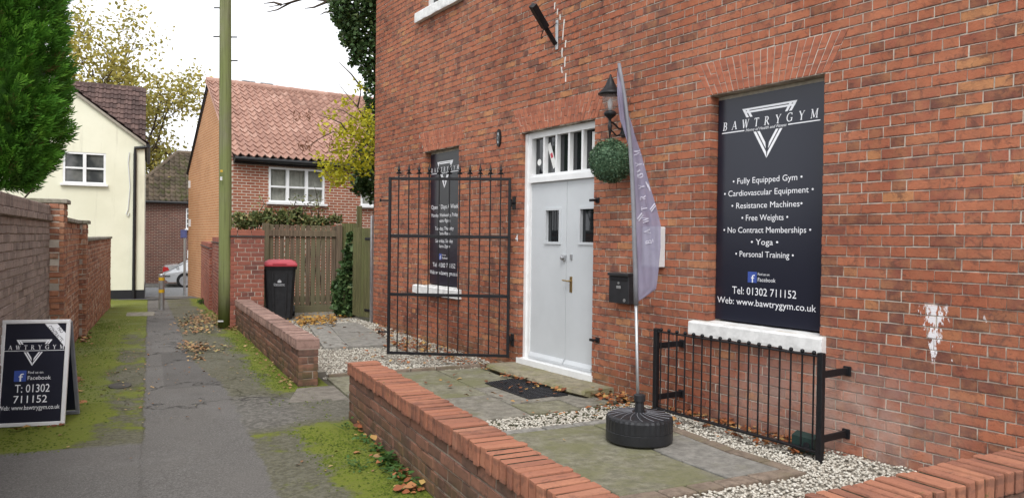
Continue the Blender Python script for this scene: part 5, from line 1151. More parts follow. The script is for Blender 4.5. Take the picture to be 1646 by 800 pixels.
# ------------------------------------------------------------------ silver car
def car():
    wc, d = GA(288, 461); t_mat = S('silver_car_paint', .25, .5, .3); t_mat.col((.56, .58, .60)); t_mat.b.inputs['Coat Weight'].default_value = .6
    tyre = plain('tyre_rubber', (.016, .016, .017), .8); alloy = plain('alloy_wheel', (.5, .5, .52), .35, .5, .7)
    x0 = at_plane(262, 445, wc, V3(0, 1, 0))[0]; gz_ = alley_z(wc[1])-.02; y1 = wc[1]; t = thing('parked_car', 'silver saloon car parked in the street beyond the bollard', 'car', (x0+2.2, y1+.85, gz_))
    # side outline, x from tail to nose
    sec = [(0.05, .38), (.0, .62), (.03, .88), (.10, 1.00), (.62, 1.05), (1.05, 1.28), (1.45, 1.44), (2.1, 1.49), (2.7, 1.42), (3.3, 1.10), (4.1, .98), (4.45, .82), (4.5, .45), (4.4, .25), (.2, .25)]
    X = lambda x, y, z: V3(x0+x, y1+y, gz_+z)
    mb = MB(); n = len(sec); W_ = 1.74; vs_ = []
    for k, (yy, ins) in enumerate(((0, .06), (.07, 0.), (W_-.07, 0.), (W_, .06))):
        for (x, z) in sec:
            tuck = .22*max(0, (z-1.0)/.5); y_ = yy + (tuck if yy < .8 else -tuck); cx = 2.2; vs_.append(X(x+(cx-x)*ins*.25, y_, z-ins*.25*(z > .9)))
    mb.add(vs_, [(k*n+i, k*n+(i+1) % n, (k+1)*n+(i+1) % n, (k+1)*n+i) for k in range(3) for i in range(n)] + [tuple(range(n)), tuple(3*n+i for i in range(n))]); body = mb.build('body', t_mat.m, t, fix=True)
    for wx in (.92, 3.55):
        MB().lathe(X(wx, -.01, .315), [(.36, 0), (.36, .012)], 24, ax=(V3(1, 0, 0), ZU, V3(0, 1, 0))).build('wheel_arch', tyre, t)
        wl_ = MB().lathe(X(wx, -.03, .305), [(.22, 0), (.30, .0), (.31, .03), (.31, .2)], 28, ax=(V3(1, 0, 0), ZU, V3(0, 1, 0))).build('wheel', tyre, t)
        rm = MB()
        for k in range(5):
            a = 2*math.pi*k/5+.3; c = X(wx, -.045, .305); dv = V3(math.cos(a), 0, math.sin(a)); pv = V3(-math.sin(a), 0, math.cos(a)); rm.hexa([c+dv*.03-pv*.045, c+dv*.205-pv*.055, c+dv*.205+pv*.055, c+dv*.03+pv*.045], [q+V3(0, .02, 0) for q in (c+dv*.03-pv*.045, c+dv*.205-pv*.055, c+dv*.205+pv*.055, c+dv*.03+pv*.045)])
        rm.lathe(X(wx, -.043, .305), [(.222, .0), (.235, 0.), (.235, .012), (.222, .012)], 24, ax=(V3(1, 0, 0), ZU, V3(0, 1, 0))); rm.build('rim', alloy, wl_, fix=True)
    gl = [(1.02, 1.02), (1.30, 1.27), (1.62, 1.385), (2.1, 1.41), (2.15, 1.02)]
    def gy_(z): return .22*max(0, (z-1.0)/.5)-.012+.015
    MB().add([X(x, gy_(z)-.012, z) for x, z in gl], [tuple(range(5))]).build('side_window', M['glass'], t)
    MB().add([X(x, gy_(z)-.012, z) for x, z in ((2.22, 1.02), (2.18, 1.41), (2.62, 1.37), (3.05, 1.06))], [(0, 1, 2, 3)]).build('side_window', M['glass'], t)
    MB().hexa([X(.66, .30, 1.06), X(.66, W_-.3, 1.06), X(1.40, W_-.35, 1.435), X(1.40, .35, 1.435)], [X(.64, .30, 1.075), X(.64, W_-.3, 1.075), X(1.38, W_-.35, 1.45), X(1.38, .35, 1.45)]).build('rear_window', M['glass'], t, fix=True)
    tl_ = plain('tail_lamp_red', (.5, .03, .03), .2); MB().prism([X(-.012, -.006, .70), X(.26, -.006, .80), X(.20, -.006, .93), X(.05, -.006, .96), X(-.01, -.006, .9)], V3(0, .22, 0)).build('tail_lamp', tl_, t, fix=True)
    MB().obox(X(2.1, -.008, .62), np.eye(3), (1.0, .008, .02), 0).build('side_trim', M['plastic'], t)
    MB().obox(X(.14, .0, .52), np.eye(3), (.16, .02, .025), 0).build('bumper_strip', M['plastic'], t)
    MB().lathe(X(.62, -.004, .90), [(.07, 0), (.07, .004)], 14, ax=(V3(1, 0, 0), ZU, V3(0, 1, 0))).build('fuel_flap', t_mat.m, t)
car()
# ------------------------------------------------------------------ street sign pole
b, d = GA(296.5, 474); b[2] = alley_z(b[1]); sp_ = thing('street_sign_post', 'thin grey post with a small blue plate beside the orange gable', 'sign post', b); h = (474-372)/FPX*d
MB().tube([b, b+ZU*h], .042, 10).build('post', M['steel'], sp_); MB().cham(b+ZU*(h-.08)-V3(.04, .05, 0), np.eye(3), (.10, .012, .14), .004).build('plate', plain('blue_plate', (.10, .12, .30), .5), sp_)
# ------------------------------------------------------------------ helpers for far houses
def upvc(parent, c, U, N, w_, h, bars_v=(), bars_h=(), fr=.05, curtain=None, name='window'):
    P = lambda a, z, n_: np.asarray(c, float)+U*a+ZU*z+N*n_; A = (U, N, ZU)
    mb = MB()
    for a0, a1, z0, z1 in ((-w_/2, w_/2, 0, fr), (-w_/2, w_/2, h-fr, h), (-w_/2, -w_/2+fr, fr, h-fr), (w_/2-fr, w_/2, fr, h-fr)): mb.obox(P((a0+a1)/2, (z0+z1)/2, .0), A, ((a1-a0)/2, .05, (z1-z0)/2))
    win = mb.build(name, M['white'], parent)
    for a in bars_v: MB().obox(P(a, h/2, .004), A, (fr*.75, .048, h/2-fr)).build('mullion', M['white'], win)
    for a0, a1, z in bars_h: MB().obox(P((a0+a1)/2, z, .002), A, ((a1-a0)/2, .04, fr*.45)).build('transom', M['white'], win)
    xs = sorted([-w_/2+fr*.5, w_/2-fr*.5] + list(bars_v))
    for a, b_ in zip(xs, xs[1:]):
        MB().obox(P((a+b_)/2, h/2, -.012), A, ((b_-a)/2-.004, .004, h/2-fr*.6)).build('pane', M['pane_far'] if curtain is None else M['pane_clear'], win)
        if curtain is not None:
            n = 14; vs_ = []
            for k in range(n+1):
                for z in (fr, h-fr): vs_.append(P(a+(b_-a)*k/n, z, -.10+.02*math.sin(k*2.3)))
            MB().add(vs_, [(2*k, 2*k+2, 2*k+3, 2*k+1) for k in range(n)]).build('net_curtain', curtain, win, smooth=True)
    MB().obox(P(0, -.03, .06), A, (w_/2+.06, .10, .03)).build('sill', M['white'], win)
    return win
s = S('far_window_glass', .05, .5); s.col(s.mix(s.step(s.noise(1.4, 3, .6), .35, .65), (.045, .048, .05), (.16, .16, .15))); M['pane_far'] = s.m
s = S('clear_window_glass', .03, .5); s.col((.02, .02, .02)); tp = s.n('ShaderNodeBsdfTransparent'); mx = s.n('ShaderNodeMixShader'); mx.inputs[0].default_value = .86
s.nt.links.new(s.b.outputs[0], mx.inputs[1]); s.nt.links.new(tp.outputs[0], mx.inputs[2]); s.nt.links.new(mx.outputs[0], s.nt.nodes['Material Output'].inputs[0]); M['pane_clear'] = s.m
M['net'] = plain('net_curtain_cloth', (.50, .51, .45), .9, .1, var=.12, scale=5)
M['black_gloss'] = plain('black_rainwater_goods', (.012, .012, .013), .4)
def tile_mesh(w_, l_, kind, n=8):
    """one roof tile, x across, y up the slope, z out"""
    mb = MB(); vs_ = []
    if kind == 'pan': prof = [(t/n*w_*1.06, .042*math.cos(t/n*2*math.pi-.6)+.016*math.cos(t/n*4*math.pi)) for t in range(n+1)]
    else: prof = [(0, .0), (w_*.18, .0), (w_*.27, .028), (w_*.40, .036), (w_*.53, .028), (w_*.62, .0), (w_, .0), (w_*1.06, .012)]
    m = len(prof)
    for y, dz in ((0, .036), (l_, .0)):
        for x, z in prof: vs_.append((x, y, z+dz))
    for x, z in prof: vs_.append((x, 0, z+.004))
    return vs_, [(i, i+1, m+i+1, m+i) for i in range(m-1)] + [(2*m+i, 2*m+i+1, i+1, i) for i in range(m-1)]
def tiled(parent, O, U, Vv, cols, rows, w_, l_, mat, kind, single, bound=None, stagger=False):
    Nn = np.cross(U, Vv); vs_, fs = tile_mesh(w_, l_*1.12, kind); R = np.stack([U, Vv, Nn], 1); pl = wloc(parent); items = []
    for r in range(rows):
        for c in range(cols):
            if bound and not bound((c+.5)*w_, (r+.5)*l_): continue
            p = O + U*(c*w_+(w_/2 if stagger and r % 2 else 0)) + Vv*(r*l_) + Nn*random.uniform(-.004, .004); x, y, z = proj(p); vis = -20 < x < 1660 and -20 < y < 820 and z > 0; items.append((p, (1/z if vis else -1)))
    items.sort(key=lambda i: -i[1]); me = MB().add(vs_, fs).mesh(); me.name = 'roof_tile'; me.materials.append(mat); eul = Matrix([list(r_) for r_ in R]).to_euler()
    rest = []
    for i, (p, k) in enumerate(items):
        if i < single and k > 0: o = link('roof_tile', me, None, parent, p-pl); o.rotation_euler = (eul[0]+random.uniform(-.01, .01), eul[1]+random.uniform(-.012, .012), eul[2])
        else: rest.append(p)
    if rest: scatter('roof_tiles', mat, parent, vs_, fs, np.repeat(R[None], len(rest), 0), np.array(rest), RNG.uniform(0, 1, len(rest)))
def tile_mat(name, stops, moss=None):
    s = S(name, .85, .2); c = s.ramp(s.rnd(), stops); c = s.mix(s.math('MULTIPLY', s.step(s.noise(5, 4, .6), .35, .7), .35), c, stops[0][1])
    if moss: c = s.mix(s.math('MULTIPLY', s.step(s.noise(2.3, 5, .7), .5, .62), .8), c, moss)
    s.col(c); return s.m
# ------------------------------------------------------------------ the house with the orange gable
def right_house():
    Cn = at_depth(375, 250, 20.); Cn[2] = 0; A_, B_ = -FN, FD; ZE, ZR, BR_, Wd = 3.62, 6.20, 3.12, 9.0; z0 = -.75
    t = thing('brick_house', 'brick house with red pantile roof and orange gable beyond the fence', 'house', Cn+A_*4+B_*3+ZU*z0); H = lambda a, b, z: Cn+A_*a+B_*b+ZU*z
    front = wall_tex('house_front_brick', (.34, .115, .065), (.25, .085, .055), (.52, .46, .38), A_, .235, .078, .011); gab = wall_tex('orange_gable_brick', (.50, .24, .115), (.44, .20, .095), (.55, .40, .26), B_, .235, .078, .010)
    w0, w1 = at_plane(432, 268, Cn, FD), at_plane(521, 328, Cn, FD); wu0, wu1 = (w0-Cn)@A_, (w1-Cn)@A_; wz0, wz1 = w1[2], w0[2]
    v0 = at_plane(580, 290, Cn, FD); vu = (v0-Cn)@A_
    fcH = Face(Cn, A_, -B_); holes = [(wu0, wu1, wz0, wz1), (vu, vu+1.2, wz0, wz1)]
    us = sorted({0, Wd, *[k for h in holes for k in h[:2]]}); vs_ = [z0, wz0, wz1, ZE+.02]; mb = MB()
    for a, b in zip(us, us[1:]):
        for c, d in zip(vs_, vs_[1:]):
            if any(h[0] <= a < h[1] and h[2] <= c < h[3] for h in holes): continue
            mb.hexa([H(a, 0, c), H(b, 0, c), H(b, 0, d), H(a, 0, d)], [H(a, .25, c), H(b, .25, c), H(b, .25, d), H(a, .25, d)])
    mb.build('front_wall', front, t, fix=True)
    MB().prism([H(0, .252, z0), H(0, 6.3, z0), H(0, 6.3, ZE), H(0, BR_, ZR-.05), H(0, .252, ZE+.15)], A_*.25).build('gable_wall', gab, t, fix=True)
    mb = MB(); mb.hexa([H(.25, 6.05, z0), H(Wd, 6.05, z0), H(Wd, 6.3, z0), H(.25, 6.3, z0)], [H(.25, 6.05, ZE), H(Wd, 6.05, ZE), H(Wd, 6.3, ZE), H(.25, 6.3, ZE)]); mb.hexa([H(Wd-.25, .25, z0), H(Wd, .25, z0), H(Wd, 6.05, z0), H(Wd-.25, 6.05, z0)], [H(Wd-.25, .25, ZE), H(Wd, .25, ZE), H(Wd, 6.05, ZE), H(Wd-.25, 6.05, ZE)]); mb.build('rear_wall', front, t, fix=True)
    dk = plain('roof_felt', (.05, .04, .04), .9); sl = V3(0, 0, ZR-ZE)+B_*(BR_+.20); ln = np.linalg.norm(sl); Vv = sl/ln; O = H(-.10, -.20, ZE+.02)
    rb = MB(); rb.prism([H(-.03, -.16, ZE-.02), H(-.03, BR_, ZR-.04), H(-.03, 6.4, ZE-.02), H(-.03, 6.4, ZE-.08), H(-.03, BR_, ZR-.16), H(-.03, -.16, ZE-.12)], A_*(Wd+.05)).build('roof', dk, t, fix=True)
    tl_ = tile_mat('red_pantile', [(0, (.33, .195, .155)), (.4, (.39, .235, .185)), (.8, (.43, .265, .21)), (1, (.48, .315, .255))])
    tiled(t, O+np.cross(A_, Vv)*.02, A_, Vv, int((Wd+.1)/.215), 17, .215, ln/17, tl_, 'pan', 300)
    sl2 = V3(0, 0, ZR-ZE)-B_*(6.5-BR_); V2 = sl2/np.linalg.norm(sl2); tiled(t, H(Wd, 6.5, ZE+.02), -A_, V2, int(Wd/.225), 12, .225, np.linalg.norm(sl2)/12, tl_, 'pan', 0)
    k = int(Wd/.42)
    for i in range(k):
        c = H(-.08+(i+.5)*.42, BR_, ZR-.01); MB().lathe(c-A_*.215, [(.12, 0), (.125, .02), (.115, .43)], 12, ax=(B_, ZU, A_)).build('ridge_tile', tl_, t)
    for i in range(11):
        p0, p1 = H(-.07, -.16+(BR_+.16)*i/11, ZE-.02+(ZR-ZE)*i/11), H(-.07, -.16+(BR_+.16)*(i+1)/11, ZE-.02+(ZR-ZE)*(i+1)/11); MB().tube([p0, p1], .04, 6).build('verge_tile', tl_, t)
    MB().tube([H(-.05, 6.4, ZE-.05), H(-.05, BR_, ZR-.05)], .018, 6).build('verge_edge', M['black_gloss'], t)
    MB().tube([H(-.02, -.24, ZE-.06), H(Wd, -.24, ZE-.06)], .065, 10).build('gutter', M['black_gloss'], t)
    MB().obox(H(Wd/2, -.10, ZE-.10), (A_, B_, ZU), (Wd/2, .03, .07)).build('fascia', M['black_gloss'], t)
    w_ = wu1-wu0; upvc(t, H((wu0+wu1)/2, .03, wz0), A_, -B_, w_, wz1-wz0, (-w_*.17, w_*.17), ((-w_/2, -w_*.17, .45*(wz1-wz0)), (-w_*.17, w_*.17, .45*(wz1-wz0)), (w_*.17, w_/2, .45*(wz1-wz0))), .055, M['net'])
    upvc(t, H(vu+.6, .03, wz0), A_, -B_, 1.2, wz1-wz0, (0,), (), .055, M['net'])
    ar = at_plane(403, 261, Cn, FD); au = (ar-Cn)@A_; MB().obox(H(au, -.004, ar[2]), (A_, B_, ZU), (.11, .006, .06)).build('air_brick', plain('air_brick_clay', (.10, .04, .03), .9), t)
    for px in (393, 422):
        p = at_plane(px, 133, H(0, BR_+.9, 0), FD); c = H((p-Cn)@A_, BR_+.55, ZR+.05); MB().obox(c, (A_, B_, ZU), (.17, .2, .12)).build('roof_vent', M['black_gloss'], t); MB().obox(c+ZU*.15, (A_, B_, ZU), (.20, .23, .015)).build('vent_cap', M['steel'], t)
    for bz, bb in ((1.9, 5.9), (3.2, 6.0)): MB().obox(H(-.03, bb, bz), (A_, B_, ZU), (.03, .03, .12)).build('cable_clip', M['box_white'], t)
    # dark room behind net curtains
    MB().hexa([H(.3, 1.6, 1.9), H(Wd-.3, 1.6, 1.9), H(Wd-.3, 1.65, 1.9), H(.3, 1.65, 1.9)], [H(.3, 1.6, 4), H(Wd-.3, 1.6, 4), H(Wd-.3, 1.65, 4), H(.3, 1.65, 4)]).build('inner_wall', plain('room_wall', (.3, .3, .28), .9), t, fix=True)
right_house()
# ------------------------------------------------------------------ cream house
def cream_house():
    b, d = GA(231, 480); yp = b[1]; L = lambda px, py: at_plane(px, py, (0, yp, 0), V3(0, 1, 0)); z0 = b[2]-.1
    xr = b[0]; ze = L(236, 234)[2]; z1 = L(120, 150)[2]; x1 = L(120, 150)[0]; sl = (z1-ze)/(xr-x1); xa = xr-3.6; za = ze+sl*3.6; xl = xa-3.6
    t = thing('cream_house', 'cream rendered house with brown tiled roof and black plinth', 'house', (xa, yp+3, z0))
    cr = S('cream_render', .9, .15); c = cr.mix(cr.step(cr.noise(.9, 4, .6), .3, .7), (.70, .69, .54), (.77, .76, .61)); c = cr.mix(cr.math('MULTIPLY', cr.step(cr.noise(1, 5, .7, vec=cr.scaled((5, 5, .5))), .55, .72), .30), c, (.45, .43, .33)); cr.col(c); cr.bump(cr.noise(60, 3, .6), .2, .004)
    w0, w1 = L(101, 243), L(170, 297); Y = yp; z_p = L(200, 466)[2]; holes = [(w0[0], w1[0], w1[2], w0[2])]
    us = sorted([xl, w0[0], w1[0], xr]); mb = MB()
    for a, bb in zip(us, us[1:]):
        for cc, dd in zip((z_p, w1[2], w0[2]), (w1[2], w0[2], ze)):
            if a == w0[0] and cc == w1[2]: continue
            mb.box((a, Y, cc), (bb, Y+.3, dd))
    mb.prism([V3(xl, Y, ze), V3(xr, Y, ze), V3(xa, Y, za)], V3(0, .3, 0)); mb.box((xr-.3, Y+.3, z_p), (xr, Y+6.0, ze)); mb.box((xl, Y+.3, z_p), (xl+.3, Y+6.0, ze)); mb.build('wall', cr.m, t, fix=True)
    mb = MB(); mb.box((xl-.02, Y-.02, z0-.2), (xr+.02, Y+6, z_p)).build('plinth', plain('black_plinth_paint', (.012, .012, .014), .6), t)
    tm = tile_mat('brown_roof_tile', [(0, (.06, .04, .036)), (.5, (.10, .065, .058)), (1, (.14, .09, .078))]); dk = plain('roof_board', (.05, .04, .04), .9)
    for sg, xe in ((1, xr), (-1, xl)):
        MB().hexa([V3(xe+sg*.08, Y-.06, ze-.05), V3(xa, Y-.06, za+.02), V3(xa, Y+6, za+.02), V3(xe+sg*.08, Y+6, ze-.05)], [V3(xe+sg*.08, Y-.06, ze+.03), V3(xa, Y-.06, za+.10), V3(xa, Y+6, za+.10), V3(xe+sg*.08, Y+6, ze+.03)]).build('roof', dk, t, fix=True)
    Vv = V3(xa-xr, 0, za-ze); ln = np.linalg.norm(Vv); Vv /= ln; tiled(t, V3(xr+.1, Y-.08, ze+.05), V3(0, 1, 0), Vv, 25, 16, .24, ln/16, tm, 'roman', 0)
    # rear wing with the ridge across
    gy0 = Y+2.6; Lr = lambda px, py, yy: at_plane(px, py, (0, yy, 0), V3(0, 1, 0)); rr = Lr(224, 145, gy0+3.0); xrr = rr[0]; zr = rr[2]; pitch = math.tan(math.radians(44)); ze2 = zr-3.0*pitch
    mb = MB(); mb.prism([V3(xrr, gy0, ze2), V3(xrr, gy0+6, ze2), V3(xrr, gy0+3, zr-.06)], V3(-9, 0, 0)); mb.box((xrr-9, gy0, z0), (xrr, gy0+6, ze2)); mb.build('rear_wing', cr.m, t, fix=True)
    Vv = V3(0, 3.0, zr-ze2); ln = np.linalg.norm(Vv); Vv /= ln; tiled(t, V3(xrr-8.9, gy0-.15, ze2-.05), V3(1, 0, 0), Vv, 38, 15, .24, ln/15+.012, tm, 'roman', 300)
    Vb = V3(0, -3.0, zr-ze2)/ln; tiled(t, V3(xrr+.1, gy0+6.1, ze2-.05), V3(-1, 0, 0), Vb, 38, 15, .24, ln/15+.012, tm, 'roman', 0)
    for i in range(20): MB().lathe(V3(xrr+.1-.45*(i+1), gy0+3, zr-.0), [(.12, 0), (.125, .02), (.115, .46)], 10, ax=(V3(0, 1, 0), ZU, V3(1, 0, 0))).build('ridge_tile', tm, t)
    w_ = w1[0]-w0[0]; h = w0[2]-w1[2]; upvc(t, ((w0[0]+w1[0])/2, Y+.06, w1[2]), V3(1, 0, 0), V3(0, -1, 0), w_, h, (0,), ((-w_/2, 0, h*.5), (0, w_/2, h*.5)), .06)
    MB().tube([V3(xr+.10, Y-.08, ze-.02), V3(xr+.10, Y+6, ze-.02)], .06, 10).build('gutter', M['black_gloss'], t)
    px = L(217, 300)[0]; MB().tube([V3(xr+.06, Y-.06, ze-.06), V3(px, Y-.06, ze-.10), V3(px, Y-.06, ze-.3), V3(px-.02, Y-.06, z0+.1)], .05, 10).build('downpipe', M['black_gloss'], t)
    p = [L(208, 245), L(206, 262), L(209, 300), L(206, 335), L(203, 344), L(206, 348), L(208, 342)]; MB().tube([q-V3(0, .03, 0) for q in p], .014, 6).build('cable', M['box_white'], t)
    MB().prism([V3(xr+.04, Y-.05, ze-.03), V3(xa, Y-.05, za-.03), V3(xa, Y-.05, za+.06), V3(xr+.04, Y-.05, ze+.06)], V3(0, -.03, 0)).build('verge_board', plain('pale_verge', (.30, .27, .22), .8), t, fix=True)
cream_house()
# ------------------------------------------------------------------ far brick house
def far_house():
    yp = 41.; L = lambda px, py: at_plane(px, py, (0, yp, 0), V3(0, 1, 0)); z0 = alley_z(yp)-.1; xl = L(200, 400)[0]; xr = L(400, 400)[0]; ze = L(260, 324)[2]
    t = thing('brick_house', 'dark old brick house with mossy brown roof across the street', 'house', ((xl+xr)/2, yp+3, z0)); mt_ = wall_tex('old_dark_brick', (.16, .065, .05), (.09, .045, .04), (.28, .22, .18), V3(1, 0, 0), .24, .08, .012)
    MB().box((xl, yp, z0), (xr, yp+6, ze)).build('wall', mt_, t)
    zr = at_plane(285, 246, (0, yp+3.2, 0), V3(0, 1, 0))[2]; xh = at_plane(285, 246, (0, yp+3.2, 0), V3(0, 1, 0))[0]
    dk = plain('roof_base', (.06, .055, .045), .9); MB().add([(xl-.2, yp-.2, ze), (xr+.2, yp-.2, ze), (xr+.2, yp+6.4, ze), (xl-.2, yp+6.4, ze), (xh, yp+3.2, zr), (xr-2, yp+3.2, zr)], [(3, 2, 1, 0), (0, 1, 5, 4), (1, 2, 5), (2, 3, 4, 5), (3, 0, 4)]).build('roof', dk, t, fix=True)
    Vv = V3(0, 3.4, zr-ze); ln = np.linalg.norm(Vv); Vv /= ln; tm = tile_mat('mossy_brown_pantile', [(0, (.075, .06, .045)), (.5, (.12, .095, .07)), (1, (.17, .13, .095))], (.075, .08, .03))
    tiled(t, V3(xl-.2, yp-.22, ze+.03), V3(1, 0, 0), Vv, int((xr-xl)/.25), 13, .25, ln/13, tm, 'pan', 0, bound=lambda x, y: x > (xh-xl+.2)*(y/ln))
    MB().tube([V3(xl-.2, yp-.25, ze-.03), V3(xr, yp-.25, ze-.03)], .07, 8).build('gutter', M['black_gloss'], t); MB().tube([V3(xh, yp+3.2, zr+.02), V3(xr-2, yp+3.2, zr+.02)], .13, 8).build('ridge', tm, t); MB().tube([V3(xl-.2, yp-.2, ze+.05), V3(xh, yp+3.2, zr+.03)], .10, 8).build('hip', tm, t)
    for a, b_ in (((299, 335), (314, 368)), ((301, 402), (318, 432))):
        p, q = L(*a), L(*b_); w_, h = q[0]-p[0], p[2]-q[2]; upvc(t, ((p[0]+q[0])/2, yp-.02, q[2]), V3(1, 0, 0), V3(0, -1, 0), w_, h, (-w_*.17, w_*.17), ((-w_/2, w_/2, h*.25), (-w_/2, w_/2, h*.5), (-w_/2, w_/2, h*.75)), .05)
    MB().box((xl, yp-.25, z0), (xr, yp-.05, L(260, 452)[2])).build('wall_base', mt_, t)
far_house()
# ================================================================== TREES AND PLANTS
LEAF = ([(0, 0, 0), (.35, .30, .06), (.8, .22, .03), (1, 0, -.04), (.8, -.22, .03), (.35, -.30, .06)], [(0, 1, 2, 3), (0, 3, 4, 5)])
def grow(p, d, ln, r, lev, segs, tips, rng, bend=.25, up=.1, kids=(3, 5), shrink=.68, minr=.004, wide=.75):
    n = 4; pts = [p]; rad = [r]; d = np.array(d, float)/np.linalg.norm(d)
    for i in range(n):
        d = d + rng.normal(size=3)*bend*.5 + ZU*up*.3; d /= np.linalg.norm(d); p = p+d*ln/n; pts.append(p); rad.append(max(minr, r*(1-.55*(i+1)/n)))
    segs.append((pts, rad))
    if lev == 0: tips.extend(pts[1:]); return
    for k in range(rng.integers(*kids)):
        t = rng.uniform(.35, 1.); i = min(n-1, int(t*n)); q = pts[i]+(pts[i+1]-pts[i])*(t*n-i); a = rng.normal(size=3); a -= d*(a@d); a /= np.linalg.norm(a); nd = d*(1-wide*.5)+a*wide
        grow(q, nd, ln*shrink*rng.uniform(.7, 1.15), max(minr, rad[i]*.6), lev-1, segs, tips, rng, bend, up, kids, shrink, minr, wide)
    if lev <= 1: tips.extend(pts[2:])
def tree(name, label, base, start_dirs, trunk_h, trunk_r, ln, lev, leaf_mat, nleaf, lsize, spread, seed, keep=None, crown='crown', **kw):
    rng = np.random.default_rng(seed); t = thing(name, label, 'tree', base); segs = []; tips = []; base = np.asarray(base, float)
    top = base+ZU*trunk_h; segs.append(([base-ZU*.1, base+ZU*trunk_h*.5+V3(.05, .05, 0)*trunk_h*.3, top], [trunk_r*1.15, trunk_r*.9, trunk_r*.75]))
    for d in start_dirs: grow(top-ZU*trunk_h*rng.uniform(0, .35), d, ln*rng.uniform(.85, 1.1), trunk_r*.5, lev, segs, tips, rng, **kw)
    mb = MB()
    for pts, rad in segs: mb.tube(pts, rad, 6 if rad[0] > .03 else 4, cap=False)
    mb.build('trunk', M['bark'], t, smooth=True)
    tips = np.array(tips); idx = rng.integers(0, len(tips), nleaf); L = tips[idx]+rng.normal(size=(nleaf, 3))*spread
    if keep is not None: L = L[[keep(p) for p in L]]
    n = len(L); scatter(crown, leaf_mat, t, *LEAF, rand_rot(n)*RNG.uniform(.6, 1.25, n)[:, None, None]*lsize, L, RNG.uniform(0, 1, n)); return t
def sph(n, seed): 
    r = np.random.default_rng(seed); o = []
    for i in range(n): a = r.uniform(0, 2*math.pi); z = r.uniform(-.1, .95); o.append((math.cos(a)*math.sqrt(1-z*z), math.sin(a)*math.sqrt(1-z*z), z))
    return o
# big half-bare autumn tree behind the cream house
bt = at_depth(100, 330, 38.); bt[2] = alley_z(bt[1]); 
tree('autumn_tree', 'big half-bare tree with olive yellow leaves behind the cream house', bt, sph(12, 3), 6.4, .42, 5.2, 3, M['olive'], 34000, .22, .42, 11, bend=.26, up=.12, kids=(3, 5), minr=.012)
bt = at_depth(238, 300, 62.); bt[2] = -1.2
tree('autumn_tree', 'bare-twigged tree with low yellow leaves showing between the houses', bt, sph(8, 9), 4.2, .3, 4.6, 3, M['yellow'], 2600, .26, .35, 12, keep=lambda p: p[2] < 8.2, bend=.3, up=.1)
# dark green conifer above the grey wall
def conifer():
    c0 = at_depth(-18, 300, 10.6); b = c0.copy(); b[2] = alley_z(b[1]); t = thing('conifer', 'dense bright green conifer rising behind the grey boundary wall', 'tree', b)
    MB().tube([b-ZU*.1, b+ZU*1.6+V3(.05, .03, 0), b+ZU*2.6+V3(.0, .03, 0), b+ZU*6.5], [.13, .11, .09, .02], 10).build('trunk', M['bark'], t, smooth=True)
    br = MB(); rng = np.random.default_rng(5)
    for k in range(26):
        z = rng.uniform(1.7, 4.5); a = rng.uniform(0, 2*math.pi); r = rng.uniform(.6, .95); br.tube([b+ZU*z, b+ZU*(z+.15)+V3(math.cos(a), math.sin(a), 0)*r*.5, b+ZU*(z+.5)+V3(math.cos(a), math.sin(a), 0)*r], [.03, .02, .008], 5)
    br.build('limbs', M['bark'], t, smooth=True)
    prof = lambda z: np.interp(z, [2.10, 2.3, 2.6, 3.1, 3.8, 4.6, 5.6, 6.6, 7.4], [.38, .62, .79, .87, .89, .88, .80, .5, .05])
    spray = []; sf_ = []
    for k in range(7):
        s_ = (k-3)*.30; l = 1.-.10*abs(k-3); r0 = V3(math.sin(s_)*.25, 0, math.cos(s_)*.0); bx_, by_ = .30*abs(0)+.0, 0.; o = len(spray); x0 = .12*(3-abs(k-3)); 
        spray += [(x0-.0, math.sin(s_)*.06, 0), (x0+l*.55*math.cos(s_), math.sin(s_)*l*.55-.07, .05), (x0+l*.85*math.cos(s_*1.1), math.sin(s_*1.1)*l*.85, -.05), (x0+l*.55*math.cos(s_), math.sin(s_)*l*.55+.07, .05)]; sf_.append((o, o+1, o+2, o+3))
    n = 11000; z = rng.uniform(2.1, 7.3, n); a = rng.uniform(0, 2*math.pi, n)
    lump = 1+.05*np.sin(a*5+z*2.3)+.05*np.sin(a*9-z*4.1+1)+.04*np.sin(z*7+a*3)
    rr = np.array([prof(k) for k in z])*lump*np.where(rng.uniform(0, 1, n) < .7, rng.uniform(.88, 1.0, n), rng.uniform(.6, .9, n))
    L = np.stack([b[0]+rr*np.cos(a), b[1]+rr*np.sin(a), b[2]+.1+z], 1)
    od = np.stack([np.cos(a), np.sin(a), rng.uniform(.1, 1.1, n)], 1)+rng.normal(size=(n, 3))*.25; od /= np.linalg.norm(od, axis=1)[:, None]
    sd_ = np.cross(od, rng.normal(size=(n, 3))*.5+np.stack([np.cos(a), np.sin(a), a*0+.2], 1)); sd_ /= np.linalg.norm(sd_, axis=1)[:, None]; nn = np.cross(od, sd_)
    scatter('crown', M['conifer'], t, spray, sf_, np.stack([od, sd_, nn], 2)*rng.uniform(.13, .22, n)[:, None, None], L, np.clip(.5+.5*np.sin(a*5+z*2.3)*.5+rng.normal(size=n)*.25, 0, .999))
    zs = np.linspace(2.35, 7.0, 14); mb = MB(); m = 22; vs_ = [b+V3(prof(zz)*.72*math.cos(2*math.pi*j/m)*(1+.1*math.sin(j*5+zz*2.3)), prof(zz)*.72*math.sin(2*math.pi*j/m)*(1+.1*math.sin(j*5+zz*2.3)), zz+.1) for zz in zs for j in range(m)]
    mb.add(vs_, [(i*m+j, i*m+(j+1) % m, (i+1)*m+(j+1) % m, (i+1)*m+j) for i in range(13) for j in range(m)]+[tuple(range(m))[::-1]]).build('inner_foliage', M['conifer'], t)
conifer()
